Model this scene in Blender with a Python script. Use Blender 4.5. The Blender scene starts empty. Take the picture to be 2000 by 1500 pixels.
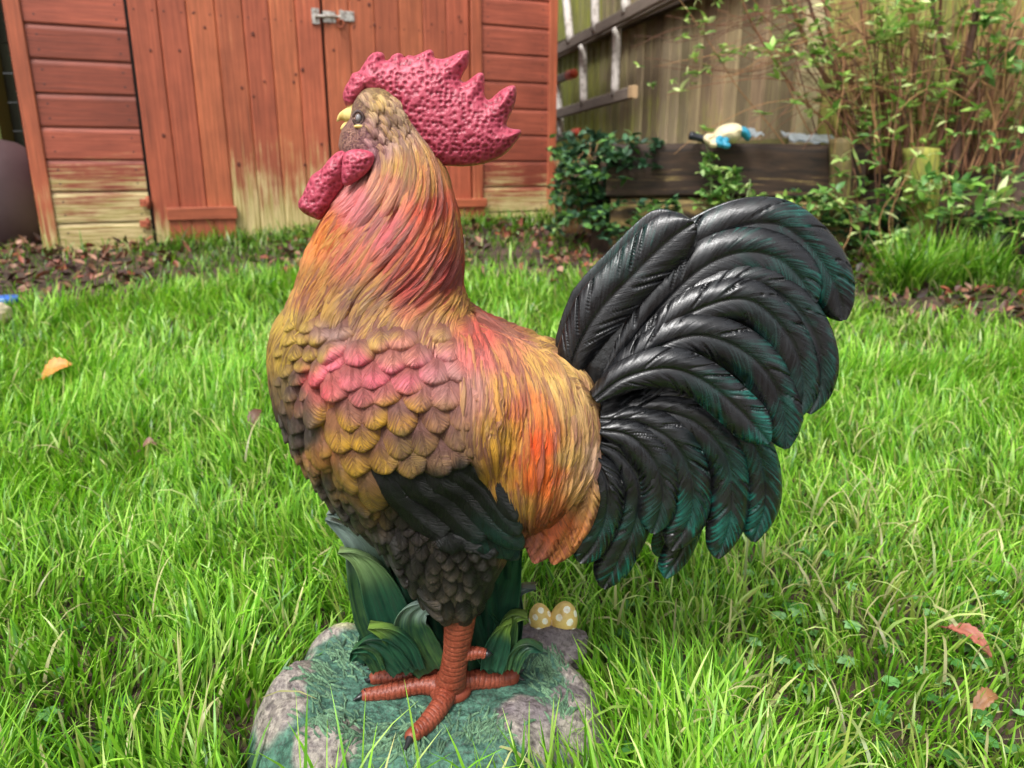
import bpy, math, random
import numpy as np
from mathutils import Vector
from mathutils.bvhtree import BVHTree
random.seed(5); rng = np.random.default_rng(11)
scene = bpy.context.scene
COL = scene.collection

# ---------------------------------------------------------------- camera
CAMZ, PITCH, FPX = 0.5, math.radians(16.0), 1482.0
cam_d = bpy.data.cameras.new('camera'); cam = bpy.data.objects.new('camera', cam_d); COL.objects.link(cam)
cam.location = (0, 0, CAMZ); cam.rotation_euler = (math.pi/2 - PITCH, 0, 0)
cam_d.sensor_width = 36; cam_d.lens = 36*FPX/2000; cam_d.clip_start = 0.02; cam_d.clip_end = 500
cam_d.dof.use_dof = True; cam_d.dof.focus_distance = 0.60; cam_d.dof.aperture_fstop = 9.0
scene.camera = cam

# ---------------------------------------------------------------- light: bright overcast day
SUN_EL, SUN_AZ = math.radians(56), math.radians(205)      # azimuth clockwise from +Y
world = bpy.data.worlds.new('World'); scene.world = world; world.use_nodes = True
wn = world.node_tree; wn.nodes.clear()
sky = wn.nodes.new('ShaderNodeTexSky'); sky.sky_type = 'NISHITA'; sky.sun_disc = False
sky.sun_elevation = SUN_EL; sky.sun_rotation = SUN_AZ; sky.air_density = 1.0; sky.dust_density = 6.0; sky.ozone_density = 0.6
hs = wn.nodes.new('ShaderNodeHueSaturation'); hs.inputs['Saturation'].default_value = 0.22
bg = wn.nodes.new('ShaderNodeBackground'); bg.inputs[1].default_value = 0.115
wo = wn.nodes.new('ShaderNodeOutputWorld')
wn.links.new(sky.outputs[0], hs.inputs['Color']); wn.links.new(hs.outputs[0], bg.inputs[0]); wn.links.new(bg.outputs[0], wo.inputs[0])
sd = bpy.data.lights.new('sun', 'SUN'); sd.energy = 1.5; sd.angle = math.radians(12); sd.color = (1.0, 0.985, 0.96)
sun = bpy.data.objects.new('sun', sd); COL.objects.link(sun)
sdir = Vector((math.sin(SUN_AZ)*math.cos(SUN_EL), math.cos(SUN_AZ)*math.cos(SUN_EL), math.sin(SUN_EL)))
sun.rotation_euler = sdir.to_track_quat('Z', 'Y').to_euler(); sun.location = (0, -2, 4)
scene.view_settings.view_transform = 'Standard'; scene.view_settings.look = 'None'
scene.view_settings.exposure = 0.90; scene.view_settings.gamma = 1.0

# ---------------------------------------------------------------- helpers
cP, sP = math.cos(PITCH), math.sin(PITCH)
def ray(px, py):
    a = (px-1000)/FPX; b = (750-py)/FPX
    return np.array([a, cP + b*sP, -sP + b*cP])
CAMP = np.array([0, 0, CAMZ])
def onY(px, py, Y): d = ray(px, py); return CAMP + d*(Y/d[1])
def onZ(px, py, Z): d = ray(px, py); return CAMP + d*((Z-CAMZ)/d[2])
def project(P):
    P = np.asarray(P, float); x = P[..., 0]; y = P[..., 1]; z = P[..., 2]-CAMZ
    dep = y*cP - z*sP; up = y*sP + z*cP
    return np.stack([1000 + FPX*x/dep, 750 - FPX*up/dep], -1)
def lin(h, k=1.0):
    h = h.lstrip('#'); c = [int(h[i:i+2], 16)/255 for i in (0, 2, 4)]
    return [((v/12.92) if v <= .04045 else ((v+.055)/1.055)**2.4)*k for v in c]
def hashf(*a):
    v = np.zeros_like(a[0], dtype=float)
    for i, q in enumerate(a): v = v + q*(12.9898, 78.233, 37.719)[i]
    s = np.sin(v)*43758.5453
    return s-np.floor(s)
def vnoise(x, y, z=None):
    if z is None: z = np.zeros_like(x)
    xi, yi, zi = np.floor(x), np.floor(y), np.floor(z); fx, fy, fz = x-xi, y-yi, z-zi
    fx = fx*fx*(3-2*fx); fy = fy*fy*(3-2*fy); fz = fz*fz*(3-2*fz)
    r = 0
    for dx in (0, 1):
        for dy in (0, 1):
            for dz in (0, 1):
                w = (fx if dx else 1-fx)*(fy if dy else 1-fy)*(fz if dz else 1-fz)
                r = r + w*hashf(xi+dx, yi+dy, zi+dz)
    return r
def fbm(x, y, z=None, o=3):
    r = 0; a = .5; t = 0
    if z is None: z = np.zeros_like(x)
    for i in range(o): r = r + a*vnoise(x*2**i+7.3*i, y*2**i+3.1*i, z*2**i+1.7*i); t += a; a *= .5
    return r/t
def worley(x, y, z):
    xi, yi, zi = np.floor(x), np.floor(y), np.floor(z)
    d1 = np.full_like(x, 9.0); d2 = np.full_like(x, 9.0)
    for dx in (-1, 0, 1):
        for dy in (-1, 0, 1):
            for dz in (-1, 0, 1):
                cx, cy, cz = xi+dx, yi+dy, zi+dz
                ox = cx+.15+.7*hashf(cx, cy, cz); oy = cy+.15+.7*hashf(cy, cz+5, cx); oz = cz+.15+.7*hashf(cz+9, cx, cy)
                d = np.sqrt((ox-x)**2+(oy-y)**2+(oz-z)**2)
                m = d < d1; d2 = np.where(m, d1, np.minimum(d2, d)); d1 = np.where(m, d, d1)
    return d1, d2
def catmull(pts, n):
    pts = np.asarray(pts, float); m = len(pts)
    P = np.vstack([2*pts[0]-pts[1], pts, 2*pts[-1]-pts[-2]])
    seg = np.linalg.norm(np.diff(pts, axis=0), axis=1); cum = np.concatenate([[0], np.cumsum(seg)])
    t = np.linspace(0, cum[-1], n); k = np.clip(np.searchsorted(cum, t, side='right')-1, 0, m-2)
    u = ((t-cum[k])/np.maximum(seg[k], 1e-9))[:, None]
    p0, p1, p2, p3 = P[k], P[k+1], P[k+2], P[k+3]
    return .5*((2*p1)+(-p0+p2)*u+(2*p0-5*p1+4*p2-p3)*u*u+(-p0+3*p1-3*p2+p3)*u**3)
def sm(x, a, b):
    t = np.clip((x-a)/(b-a), 0, 1); return t*t*(3-2*t)

class MB:                                   # collects vertices, quads / polygons and vertex attributes for ONE mesh
    def __init__(s): s.V = []; s.F = []; s.A = {}; s.n = 0; s.keys = None
    def add(s, V, F, **at):
        V = np.asarray(V, float).reshape(-1, 3); F = np.asarray(F, int)
        s.V.append(V); s.F.append(F+s.n)
        for k, v in at.items():
            v = np.asarray(v, float); v = np.broadcast_to(v, (len(V), 3)) if v.ndim == 1 else v
            s.A.setdefault(k, []).append(v)
        s.n += len(V); return s
    def grid(s, G, **at):
        a, b = G.shape[:2]; i = np.arange(a*b).reshape(a, b)
        F = np.stack([i[:-1, :-1], i[1:, :-1], i[1:, 1:], i[:-1, 1:]], -1).reshape(-1, 4)
        return s.add(G.reshape(-1, 3), F, **{k: (np.asarray(v).reshape(-1, 3) if np.asarray(v).ndim > 1 else v) for k, v in at.items()})
    def box(s, x0, x1, y0, y1, z0, z1, M=None, **at):
        V = np.array([[x, y, z] for x in (x0, x1) for y in (y0, y1) for z in (z0, z1)], float)
        if M is not None: V = M(V)
        return s.add(V, [[0, 1, 3, 2], [4, 6, 7, 5], [0, 4, 5, 1], [2, 3, 7, 6], [0, 2, 6, 4], [1, 5, 7, 3]], **at)
    def mirror(s, y0):
        n = s.n; V = np.vstack(s.V); V2 = V.copy(); V2[:, 1] = 2*y0-V2[:, 1]
        Fs = [f[:, ::-1]+n for f in s.F]; s.F += Fs; s.V.append(V2); s.n += n
        for k in s.A: s.A[k].append(np.vstack(s.A[k]))
    def build(s, name, m, parent=None, smooth=True):
        V = np.vstack(s.V); me = bpy.data.meshes.new(name)
        if not np.isfinite(V).all(): open('/tmp/nan.txt','a').write(name+str((~np.isfinite(V)).sum())+'\n')
        me.vertices.add(len(V)); me.vertices.foreach_set('co', V.ravel())
        lt = np.concatenate([np.full(len(f), f.shape[1]) for f in s.F]); li = np.concatenate([f.ravel() for f in s.F])
        me.loops.add(len(li)); me.loops.foreach_set('vertex_index', li.astype(np.int32))
        me.polygons.add(len(lt)); ls = np.concatenate([[0], np.cumsum(lt)[:-1]])
        me.polygons.foreach_set('loop_start', ls.astype(np.int32))
        me.update(calc_edges=True); me.validate()
        me.polygons.foreach_set('use_smooth', np.full(len(me.polygons), smooth, dtype=bool))
        for k, v in s.A.items():
            v = np.vstack(v)
            if len(v) != len(me.vertices): continue
            a = me.attributes.new(k, 'FLOAT_VECTOR', 'POINT'); a.data.foreach_set('vector', v.ravel())
        me.materials.append(m); me.update()
        o = bpy.data.objects.new(name, me); COL.objects.link(o)
        if parent is not None:
            o.parent = parent; o.matrix_parent_inverse = parent.matrix_world.inverted()
        return o
def empty(name, loc, rz=0):
    o = bpy.data.objects.new(name, None); o.location = loc; o.rotation_euler[2] = rz; o.empty_display_size = .05; COL.objects.link(o)
    bpy.context.view_layer.update(); return o
def tag(o, label=None, cat=None, group=None, kind=None):
    if label: o['label'] = label
    if cat: o['category'] = cat
    if group: o['group'] = group
    if kind: o['kind'] = kind
    return o
def frames(P):
    T = np.gradient(P, axis=0); T /= np.linalg.norm(T, axis=1)[:, None]+1e-12
    ref = np.array([0, 0, 1.]) if abs(T[:, 2]).mean() < .8 else np.array([0, 1., 0])
    A = np.cross(T, ref); A /= np.linalg.norm(A, axis=1)[:, None]+1e-12; B = np.cross(A, T)
    return T, A, B
def tube(mb, P, R, n=10, cap=True, **at):
    P = np.asarray(P, float); R = np.broadcast_to(np.asarray(R, float), (len(P),)); T, A, B = frames(P)
    th = np.linspace(0, 2*np.pi, n+1)
    if cap:
        P = np.vstack([P[:1], P, P[-1:]]); A = np.vstack([A[:1], A, A[-1:]]); B = np.vstack([B[:1], B, B[-1:]]); R = np.concatenate([[1e-5], R, [1e-5]])
    G = P[:, None]+R[:, None, None]*(A[:, None]*np.cos(th)[None, :, None]+B[:, None]*np.sin(th)[None, :, None])
    mb.grid(G, **at)

# ---------------------------------------------------------------- materials
def newmat(name):
    m = bpy.data.materials.new(name); m.use_nodes = True; nt = m.node_tree
    return m, nt, nt.nodes['Principled BSDF']
def nd(nt, t, **kw):
    n = nt.nodes.new('ShaderNode'+t)
    for k, v in kw.items():
        if k in n.inputs:
            if isinstance(v, bpy.types.NodeSocket): nt.links.new(v, n.inputs[k])
            else: n.inputs[k].default_value = v
        else: setattr(n, k, v)
    return n
def lk(nt, a, b): nt.links.new(a, b)
def mth(nt, op, a, b=0.0, c=None):
    n = nt.nodes.new('ShaderNodeMath'); n.operation = op
    for i, v in enumerate((a, b, c)):
        if v is None: continue
        if isinstance(v, bpy.types.NodeSocket): nt.links.new(v, n.inputs[i])
        else: n.inputs[i].default_value = v
    return n.outputs[0]
def mixc(nt, f, a, b, bt='MIX'):
    n = nt.nodes.new('ShaderNodeMix'); n.data_type = 'RGBA'; n.blend_type = bt
    for i, v in ((0, f), (6, a), (7, b)):
        if isinstance(v, bpy.types.NodeSocket): nt.links.new(v, n.inputs[i])
        elif i == 0: n.inputs[0].default_value = v
        else: n.inputs[i].default_value = (*v[:3], 1)
    return n.outputs[2]
def mapr(nt, v, a, b, c=0.0, d=1.0):
    n = nd(nt, 'MapRange', clamp=True); nt.links.new(v, n.inputs[0])
    for i, q in enumerate((a, b, c, d)): n.inputs[i+1].default_value = q
    return n.outputs[0]
def attr(nt, name): n = nt.nodes.new('ShaderNodeAttribute'); n.attribute_name = name; return n
def noise(nt, vec, scale, detail=3.0, rough=.55, out='Fac'):
    n = nt.nodes.new('ShaderNodeTexNoise'); n.inputs['Scale'].default_value = scale; n.inputs['Detail'].default_value = detail; n.inputs['Roughness'].default_value = rough
    if vec is not None: nt.links.new(vec, n.inputs['Vector'])
    return n.outputs[out]
def objco(nt): return nt.nodes.new('ShaderNodeNewGeometry').outputs['Position']
def scalev(nt, v, s, loc=(0, 0, 0), rot=(0, 0, 0)):
    n = nt.nodes.new('ShaderNodeMapping'); n.inputs['Scale'].default_value = s; n.inputs['Location'].default_value = loc; n.inputs['Rotation'].default_value = rot
    nt.links.new(v, n.inputs['Vector']); return n.outputs[0]
def bump(nt, h, strength, dist, bsdf, prev=None):
    n = nt.nodes.new('ShaderNodeBump'); n.inputs['Strength'].default_value = strength; n.inputs['Distance'].default_value = dist
    nt.links.new(h, n.inputs['Height'])
    if prev is not None: nt.links.new(prev, n.inputs['Normal'])
    nt.links.new(n.outputs[0], bsdf.inputs['Normal']); return n.outputs[0]
def paintmat(name, rough=.5, streak=.8, bstr=.6, bdist=.0012, lo=.42, hi=.6, spec=.4, fine=0.0, wash=.42, scuff=.35, scol=(1.25, 1.2, 1.15)):
    # hand-painted resin: base coat in attribute c1, dry-brushed coat in c2, sculpted streaks along attribute fc
    m, nt, b = newmat(name); fc = attr(nt, 'fc').outputs['Vector']
    n1 = noise(nt, fc, 1.0, 3, .6); n2 = noise(nt, objco(nt), 55, 4, .6); n3 = noise(nt, objco(nt), 900, 2, .6)
    f = mth(nt, 'ADD', mth(nt, 'MULTIPLY', n1, .62), mth(nt, 'MULTIPLY', n2, .38)); f = mapr(nt, f, lo, hi)
    c = mixc(nt, mth(nt, 'MULTIPLY', f, streak), attr(nt, 'c1').outputs['Color'], attr(nt, 'c2').outputs['Color'])
    n4 = noise(nt, fc, 2.3, 3, .7)              # thin dark wash left in the carved lines, pale scuffs on the ridges
    c = mixc(nt, mapr(nt, n4, .36, .50, wash, 0.0), c, (.03, .02, .018)); c = mixc(nt, mapr(nt, n4, .56, .72, 0.0, scuff), c, mixc(nt, 1.0, attr(nt, 'c2').outputs['Color'], scol, 'MULTIPLY'))
    lk(nt, c, b.inputs['Base Color'])
    lk(nt, mapr(nt, n2, .3, .7, rough-.1, rough+.1), b.inputs['Roughness']); b.inputs['Specular IOR Level'].default_value = spec
    p = bump(nt, mth(nt, 'ADD', n1, mth(nt, 'MULTIPLY', n4, .6)), bstr, bdist, b); bump(nt, n3, .25+fine, .0004, b, p)
    return m
# ================================================================ THE ROOSTER STATUE
D = 0.59
K = 0.80
statue = empty('rooster_statue', (-.06, D, 0.0))
tag(statue, 'painted rooster ornament with red comb and black tail on its mossy rock base', 'garden statue')
# paint scheme: photo position -> base coat, dry-brushed coat
PT = [(700,240,'a87c80','dcb4a4'),(740,200,'bc9670','e4c484'),(715,205,'a88072','d8b890'),(770,225,'b08c78','dcbc94'),(720,290,'8c5860','b8848c'),(690,270,'9c6c72','dca898'),(675,262,'9c6c72','dcac94'),(705,262,'986870','d4a098'),(770,260,'a87e78','d8b09c'),(800,320,'c08458','e4b868'),(840,350,'c07050','e09a5c'),
(700,400,'cc6a66','e48a8c'),(750,370,'c87464','e4a07c'),(640,470,'c45c38','dc8c48'),(600,560,'985a42','c88c4c'),(680,500,'bc6456','d87c64'),(760,450,'b46a58','d87074'),(850,400,'b44636','dc6048'),(890,450,'a0442c','d07c40'),
(880,540,'923c36','bc5048'),(800,560,'94463e','c45a50'),(820,500,'a44c40','d0684c'),(700,600,'84564a','bc9254'),(740,650,'84584e','cca45c'),(850,650,'986258','cca468'),(900,600,'985040','d0a054'),(640,610,'8a5c48','c49a50'),
(570,640,'977642','ccac50'),(560,700,'7c6038','c2a248'),(610,690,'866048','c4a44c'),(560,760,'54423a','84704a'),(590,850,'403634','5c4c44'),(640,950,'302b2a','4a4038'),(680,1010,'2a2826','443c34'),(545,840,'3a3230','54463e'),
(650,650,'84625a','b08e84'),(650,715,'b45a58','f07c8c'),(720,730,'b05c5a','ee7486'),(790,735,'b05c58','ec788c'),(850,715,'aa6864','d88a90'),(620,750,'b85c54','e86470'),(700,770,'a05c58','d07478'),(880,740,'a06c66','c89088'),
(780,690,'ac685e','d8907c'),(700,810,'8c5c4e','b88064'),(650,830,'94643e','e0b03c'),(740,840,'7c5648','d8a83c'),(800,810,'845c54','d49c48'),(700,850,'80583e','d8a83c'),(860,820,'80584e','a87c5c'),(630,890,'a0683c','b8893c'),(660,930,'86602f','c89c3c'),(720,960,'7c5c3c','ccA03c'),
(800,870,'62443e','927844'),(880,870,'725048','947454'),(930,700,'a4605c','dc7c74'),(930,650,'b0584a','dc6c60'),(1000,690,'a8645c','d88c68'),(1060,715,'b07c54','dcb064'),(1100,745,'b8885c','e4bc70'),(1140,800,'b07c60','dcb478'),
(980,760,'a86858','dca450'),(920,760,'a26c66','c89080'),(1030,800,'b86450','e48848'),(1060,870,'c05434','ec6434'),(1060,930,'bc5a34','e87436'),(980,860,'8c5c48','cc9a3c'),(960,940,'845844','c4923c'),(1010,990,'845a48','c49448'),
(1110,890,'9c7456','cca45c'),(1165,920,'c08c7c','e0b898'),(1140,960,'a87a58','cc9c5c'),(1080,1040,'a45c44','dc744c'),(1040,1080,'9c5c4c','b87058'),(1110,1060,'a86048','d48c50'),
(860,960,'1f1f20','2c302e'),(960,1040,'14201e','215048'),(900,930,'222020','30302e'),(800,1000,'28241f','3c342a'),(800,1050,'1c1917','302925'),(870,1140,'211d1a','5c5146'),(900,1090,'191715','29241f'),(940,1130,'1a1816','2a2520'),(760,1080,'1c1a18','2e2924'),(850,1060,'1c1917','312a24'),(810,1110,'1c1917','302925'),(900,1175,'1e1b18','5a5044')]
PXY = np.array([[a, b] for a, b, _, _ in PT], float); PC1 = np.array([lin(c, K) for *_, c, _ in PT]); PC2 = np.array([lin(c, K) for *_, c in PT])
def sat(c, k=1.03, g=1.16): m_ = c.mean(1, keepdims=True); return np.clip((m_+(c-m_)*k)*g, .004, 1)
PC1, PC2 = sat(PC1), sat(PC2)
def paint(P):
    q = project(P); shp = q.shape[:-1]; q = q.reshape(-1, 2)
    q = q + (np.stack([fbm(q[:, 0]/25, q[:, 1]/25), fbm(q[:, 0]/25+9, q[:, 1]/25+4)], -1)-.5)*36
    d = ((q[:, None]-PXY[None])**2).sum(-1); w = 1/(d+150)**2.2; w /= w.sum(1)[:, None]
    return (w@PC1).reshape(*shp, 3), (w@PC2).reshape(*shp, 3)
M_PAINT = paintmat('painted_feathers', rough=.46, streak=.95, bstr=.9, bdist=.0032, lo=.42, hi=.54, wash=.28, scuff=.62, scol=(1.40, 1.22, .80))

# ---- underlying body volume
rows = [(170,718,755,.006),(185,703,775,.018),(210,690,795,.026),(232,687,805,.029),(252,672,812,.031),(275,665,824,.032),(298,668,838,.034),(330,704,852,.036),(370,684,866,.040),(425,651,880,.046),(480,622,888,.052),(520,606,890,.056),(560,594,889,.060),
(600,572,906,.067),(625,556,935,.073),(650,548,975,.078),(680,544,1042,.084),(700,544,1092,.087),(730,547,1132,.090),(780,557,1152,.092),(850,585,1160,.091),(900,617,1158,.087),(950,650,1145,.079),(1000,700,1090,.066),(1050,775,1020,.046),(1080,850,960,.022),(1088,885,925,.004)]
rows = np.array(rows, float)
def loft(rows, yc, ns=110, nt_=96, ex=2.25):
    # resample row table smoothly by image row
    t = np.linspace(0, 1, len(rows)); C = catmull(rows/np.array([1, 1, 1, .002]), ns)*np.array([1, 1, 1, .002])
    G = np.zeros((ns, nt_+1, 3)); th = np.linspace(0, 2*np.pi, nt_+1)
    for i, (py, L, R, b) in enumerate(C):
        a0 = onY(L, py, yc); a1 = onY(R, py, yc); cx = (a0[0]+a1[0])/2; a = max((a1[0]-a0[0])/2, 1e-4); b = max(b, 1e-4)
        c, s = np.cos(th), np.sin(th)
        G[i, :, 0] = cx + a*np.sign(c)*np.abs(c)**(2/ex); G[i, :, 1] = yc + b*np.sign(s)*np.abs(s)**(2/ex); G[i, :, 2] = a0[2]
    return G
G1 = loft(rows, D)
# wing and saddle swell out of the flank, crease round the front of the wing
def swell(G):
    flat = G.reshape(-1, 3); near = flat.copy(); near[:, 1] = D-np.abs(near[:, 1]-D)
    q = project(near); e = np.sqrt(((q[:, 0]-800)/215)**2+((q[:, 1]-800)/190)**2)
    w = .013*(1-sm(e, .72, 1.02)); w += .012*np.exp(-(((q[:, 0]-1050)/90)**2+((q[:, 1]-900)/130)**2)); w += -.004*np.exp(-((q[:, 0]-760)/160)**2-((q[:, 1]-655)/18)**2)
    w *= np.minimum(1, np.abs(flat[:, 1]-D)/.03)
    flat[:, 1] += np.sign(flat[:, 1]-D)*w; return flat.reshape(G.shape)
G1 = swell(G1)
trow = np.array([(930,730,960,.020),(960,705,1000,.038),(1000,715,1012,.046),(1050,745,1006,.044),(1100,778,985,.036),(1150,815,957,.027),(1180,838,942,.020),(1202,858,928,.012),(1210,880,908,.003)], float)
YT = D-.034
G2 = loft(trow, YT, 60, 64, 2.1)
body = MB()
def addbody(G):
    c1, c2 = paint(np.stack([G[..., 0], D-np.abs(G[..., 1]-D), G[..., 2]], -1))
    body.grid(G, c1=c1, c2=c2, fc=G*np.where(G[..., 2:] > .455, np.array([420., 420, 420]), np.array([250., 250, 60])))
def bvh_of(Gs):
    V = []; F = []; n = 0
    for G in Gs:
        a, b = G.shape[:2]; i = np.arange(a*b).reshape(a, b)+n
        F += np.stack([i[:-1, :-1], i[1:, :-1], i[1:, 1:], i[:-1, 1:]], -1).reshape(-1, 4).tolist(); V += G.reshape(-1, 3).tolist(); n += a*b
    return BVHTree.FromPolygons(V, F)
BV = bvh_of([G1, G2])
addbody(G1); addbody(G2)
def surf(px, py):
    d = ray(px, py); h = BV.ray_cast(Vector(CAMP), Vector(d))
    if h[0] is not None: return np.array(h[0])
    h = BV.find_nearest(Vector(onY(px, py, D-.005))); return np.array(h[0])
def near_n(p):
    h = BV.find_nearest(Vector(p)); q = np.array(h[0]); n = np.array(h[1])
    c = p-np.array([q[0], D, q[2]])
    if n[1] > 0 and q[1] < D-.004: n = -n
    if q[1] >= D-.004 and np.dot(n, p-np.array([-.05, D, q[2]])) < 0: n = -n
    return q, n
MPX = .6/FPX                                # metres per photo pixel near the statue's plane (approx.)
def patch(mb, path_px, wpx, h0=-.0012, h1=.0045, camber=.002, kind='scale', nu=9, nv=14, cols=None, tipp=None, root=.75):
    P3 = np.array([surf(*p) if len(p) == 2 else p for p in path_px]); P3 = catmull(P3, nv)
    t = np.linspace(0, 1, nv); L = np.linalg.norm(np.diff(P3, axis=0), axis=1).sum(); W = wpx*MPX/2
    if kind == 'scale':
        w = np.where(t < .6, root+(1-root)*t/.6, np.clip(1-np.clip((t-.6)/.405, 0, 1)**2.5, 0, 1)**.42)
    else:
        w = np.where(t < .5, root+(1-root)*t/.5, np.clip(1-((t-.5)/.5)**(tipp or 1.6), .02, 1))
    s = np.concatenate([[-1.04], np.linspace(-1, 1, nu), [1.04]]); hs_ = np.concatenate([[0], np.ones(nu), [0]])
    Q = np.zeros((nv+1, nu+2, 3)); fc = np.zeros_like(Q); rnd = random.random()*90
    T = np.gradient(P3, axis=0); T /= np.linalg.norm(T, axis=1)[:, None]+1e-12
    for i in range(nv):
        q, n = near_n(P3[i]); l = np.cross(n, T[i]); l /= np.linalg.norm(l)+1e-9
        for j in range(nu+2):
            p = q + l*s[j]*w[i]*W; qq, nn = near_n(p)
            if np.dot(nn, n) < 0: nn = n
            nn = nn*.5+n*.5; nn /= np.linalg.norm(nn)+1e-9
            if kind == 'scale': h = h0+(h1-h0)*t[i]**1.3*(1-.25*s[j]**4)+camber*(1-s[j]**2)*min(1, t[i]*2)*(1 if t[i] < .8 else 1-.5*((t[i]-.8)/.2)**2)
            else: h = h0+h1*math.sin(math.pi*min(1, t[i]*.86+.03))**.8*(.45+.55*(1-s[j]**2))+camber*.3*math.cos(s[j]*math.pi*2)
            if hs_[j] == 0: h = -.003
            Q[i, j] = qq+nn*h
            u = s[j]*w[i]*W; v = t[i]*L
            fc[i, j] = ((v-abs(u)*1.3)*560, abs(u)*90+(3 if u > 0 else 0), rnd) if kind == 'scale' else ((u+.12*v)*1050, v*45, rnd)
            if i == nv-1: Qn = qq-nn*.003; Q[nv, j] = Qn*.98+.02*Q[i, j]; fc[nv, j] = fc[i, j]
    # mesh directly
    if cols is None: c1, c2 = paint(Q)
    else: c1, c2 = (np.broadcast_to(c, Q.shape) for c in cols)
    if kind == 'scale':                     # the raised rim of each scale takes more of the dry-brushed coat
        rim = sm(np.concatenate([t, [1]]), .45, .92)[:, None, None]
        if cols is None: c1 = c1*(.72+.10*rnd/90)+np.array(lin('7a5a54', K))*.22*(c1.sum(-1, keepdims=True)/.5).clip(0, 1)
        c2 = c1*(1-rim)+c2*rim; c1 = c1*(1-.3*rim)+c2*.3*rim
    else:
        if cols is None:
            v = random.random(); mv = np.array(lin('855c54', K))*(.08+1.0*(c1.sum(-1, keepdims=True)/.5).clip(0, 1)); yv = np.array(lin('d0a658', K))
            if v < .22: c2 = c2*.45+mv*.55; c1 = c1*.6+mv*.4
            elif v > .82: c2 = c2*.45+yv*.55*(c2.sum(-1, keepdims=True)/.9).clip(.2, 1.1)
            elif v > .6: c1 = c1*.4+c2*.6
    mb.grid(Q, c1=c1, c2=c2, fc=fc)
J = lambda a: random.uniform(-a, a)
# breast scales
for r in range(17):
    y = 598+r*27
    xl = np.interp(y, rows[:, 0], rows[:, 1]); x1 = 668 if y < 690 else np.interp(y, [690, 800, 900, 960, 1060], [606, 618, 655, 700, 760])
    n = max(2, int((x1-xl)/34)+1)
    for k in range(n):
        x = xl+4+(k+(r % 2)*.5)*(x1-xl)/n
        L = 52+J(6); dx = np.interp(y, [600, 750, 900, 1050], [-6, 4, 26, 34])
        patch(body, [(x, y), (x+dx*.5, y+L*.5), (x+dx, y+L)], 42+J(4), kind='scale', h1=.0048)
# front of the breast and throat, wrapping round to the far side
def front(y, z):
    h = BV.ray_cast(Vector((-1, y, z)), Vector((1, 0, 0))); return None if h[0] is None else np.array(h[0])
for i, z in enumerate(np.arange(.405, .13, -.0145)):
    for k in range(4):
        y = D-.006-(k+(i % 2)*.5)*.0145; thr = z > .335; ln = .045 if thr else .022
        pts = [front(y, z), front(y-.002, z-ln*.5), front(y-.004, z-ln)]
        if any(p is None for p in pts) or abs(pts[2][0]-pts[0][0]) > .05: continue
        patch(body, pts, 30 if thr else 40, kind='strand' if thr else 'scale', h0=0 if thr else -.0012, h1=.0045, nu=7, nv=12, **({'tipp': 2.} if thr else {}))
# thigh and belly: dark ragged scales
for r in range(11):
    y = 965+r*21; L = 46
    a = np.interp(y, trow[:, 0], trow[:, 1])-6; b = np.interp(y, trow[:, 0], trow[:, 2])+4
    if y < 1000: a = 690
    n = max(3, int((b-a)/34))
    for k in range(n+1):
        x = a+(k+(r % 2)*.5)*(b-a)/n+J(5); yy = y+J(6)
        if x > b+6: continue
        dx = np.interp(x, [a, b], [14, -10]); patch(body, [(x, yy), (x+dx*.5, yy+L*.5), (x+dx, yy+L+J(6))], 32+J(5), kind='scale', h1=.0034, camber=.0014)
# wing coverts: pink scallops on top, yellow-brown ones below, each placed where the photo has it
scal = [(x+(28 if r % 2 else 0)+J(5), 648+r*38+14*math.sin((x-620)/95), 62) for r in range(7) for x in range(622+(r > 4)*10, 925-(r > 4)*20, 56)]
for (x, y, w) in sorted(scal, key=lambda q: -q[1]):
    L = 80 if y < 800 else 94
    x += J(8); y += J(8); L *= random.uniform(.92, 1.1); w *= random.uniform(.86, 1.12)
    dx = J(8)+np.interp(x, [610, 700, 900], [14, 2, -4]) if y < 800 else np.interp(x, [620, 700, 900], [22, 22, 34])
    patch(body, [(x-dx*.5, y-L*.62), (x-dx*.15, y-L*.2), (x+dx*.4, y+L*.32)], w*1.0, kind='scale', h1=.0052+.0016*random.random(), camber=.0040, nu=11, nv=18, root=.7)
for path, w in [([(640,850),(668,905),(700,950)],62),([(672,860),(715,930),(738,985)],66),([(720,850),(750,890),(768,915)],62),([(745,840),(790,885),(830,912)],64),([(790,835),(835,880),(880,915)],66),([(840,830),(875,868),(912,902)],64),([(880,820),(905,850),(925,884)],56),([(648,900),(690,960),(728,1000)],44)]:
    patch(body, path, w, kind='scale', h1=.007, camber=.003, nu=11, nv=18)
# black primaries under the coverts
BK1, BK2 = lin('171719', K), lin('242627', K); TL2 = lin('16594f', K)
for path, w, tc in [([(748,905),(800,985),(880,1045),(960,1072)],58,0),([(780,900),(840,965),(920,1030),(1005,1072)],62,.6),([(820,895),(880,950),(950,1005),(1014,1052)],58,.75),([(860,890),(915,935),(965,980),(1010,1028)],54,.2),([(895,880),(930,920),(975,960),(1005,1000)],46,0)]:
    patch(body, path, w, kind='scale', h0=.003, h1=.0085, camber=.0018, nu=13, nv=26, cols=(BK1, np.array(BK2)*(1-tc)+np.array(TL2)*tc))
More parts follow.
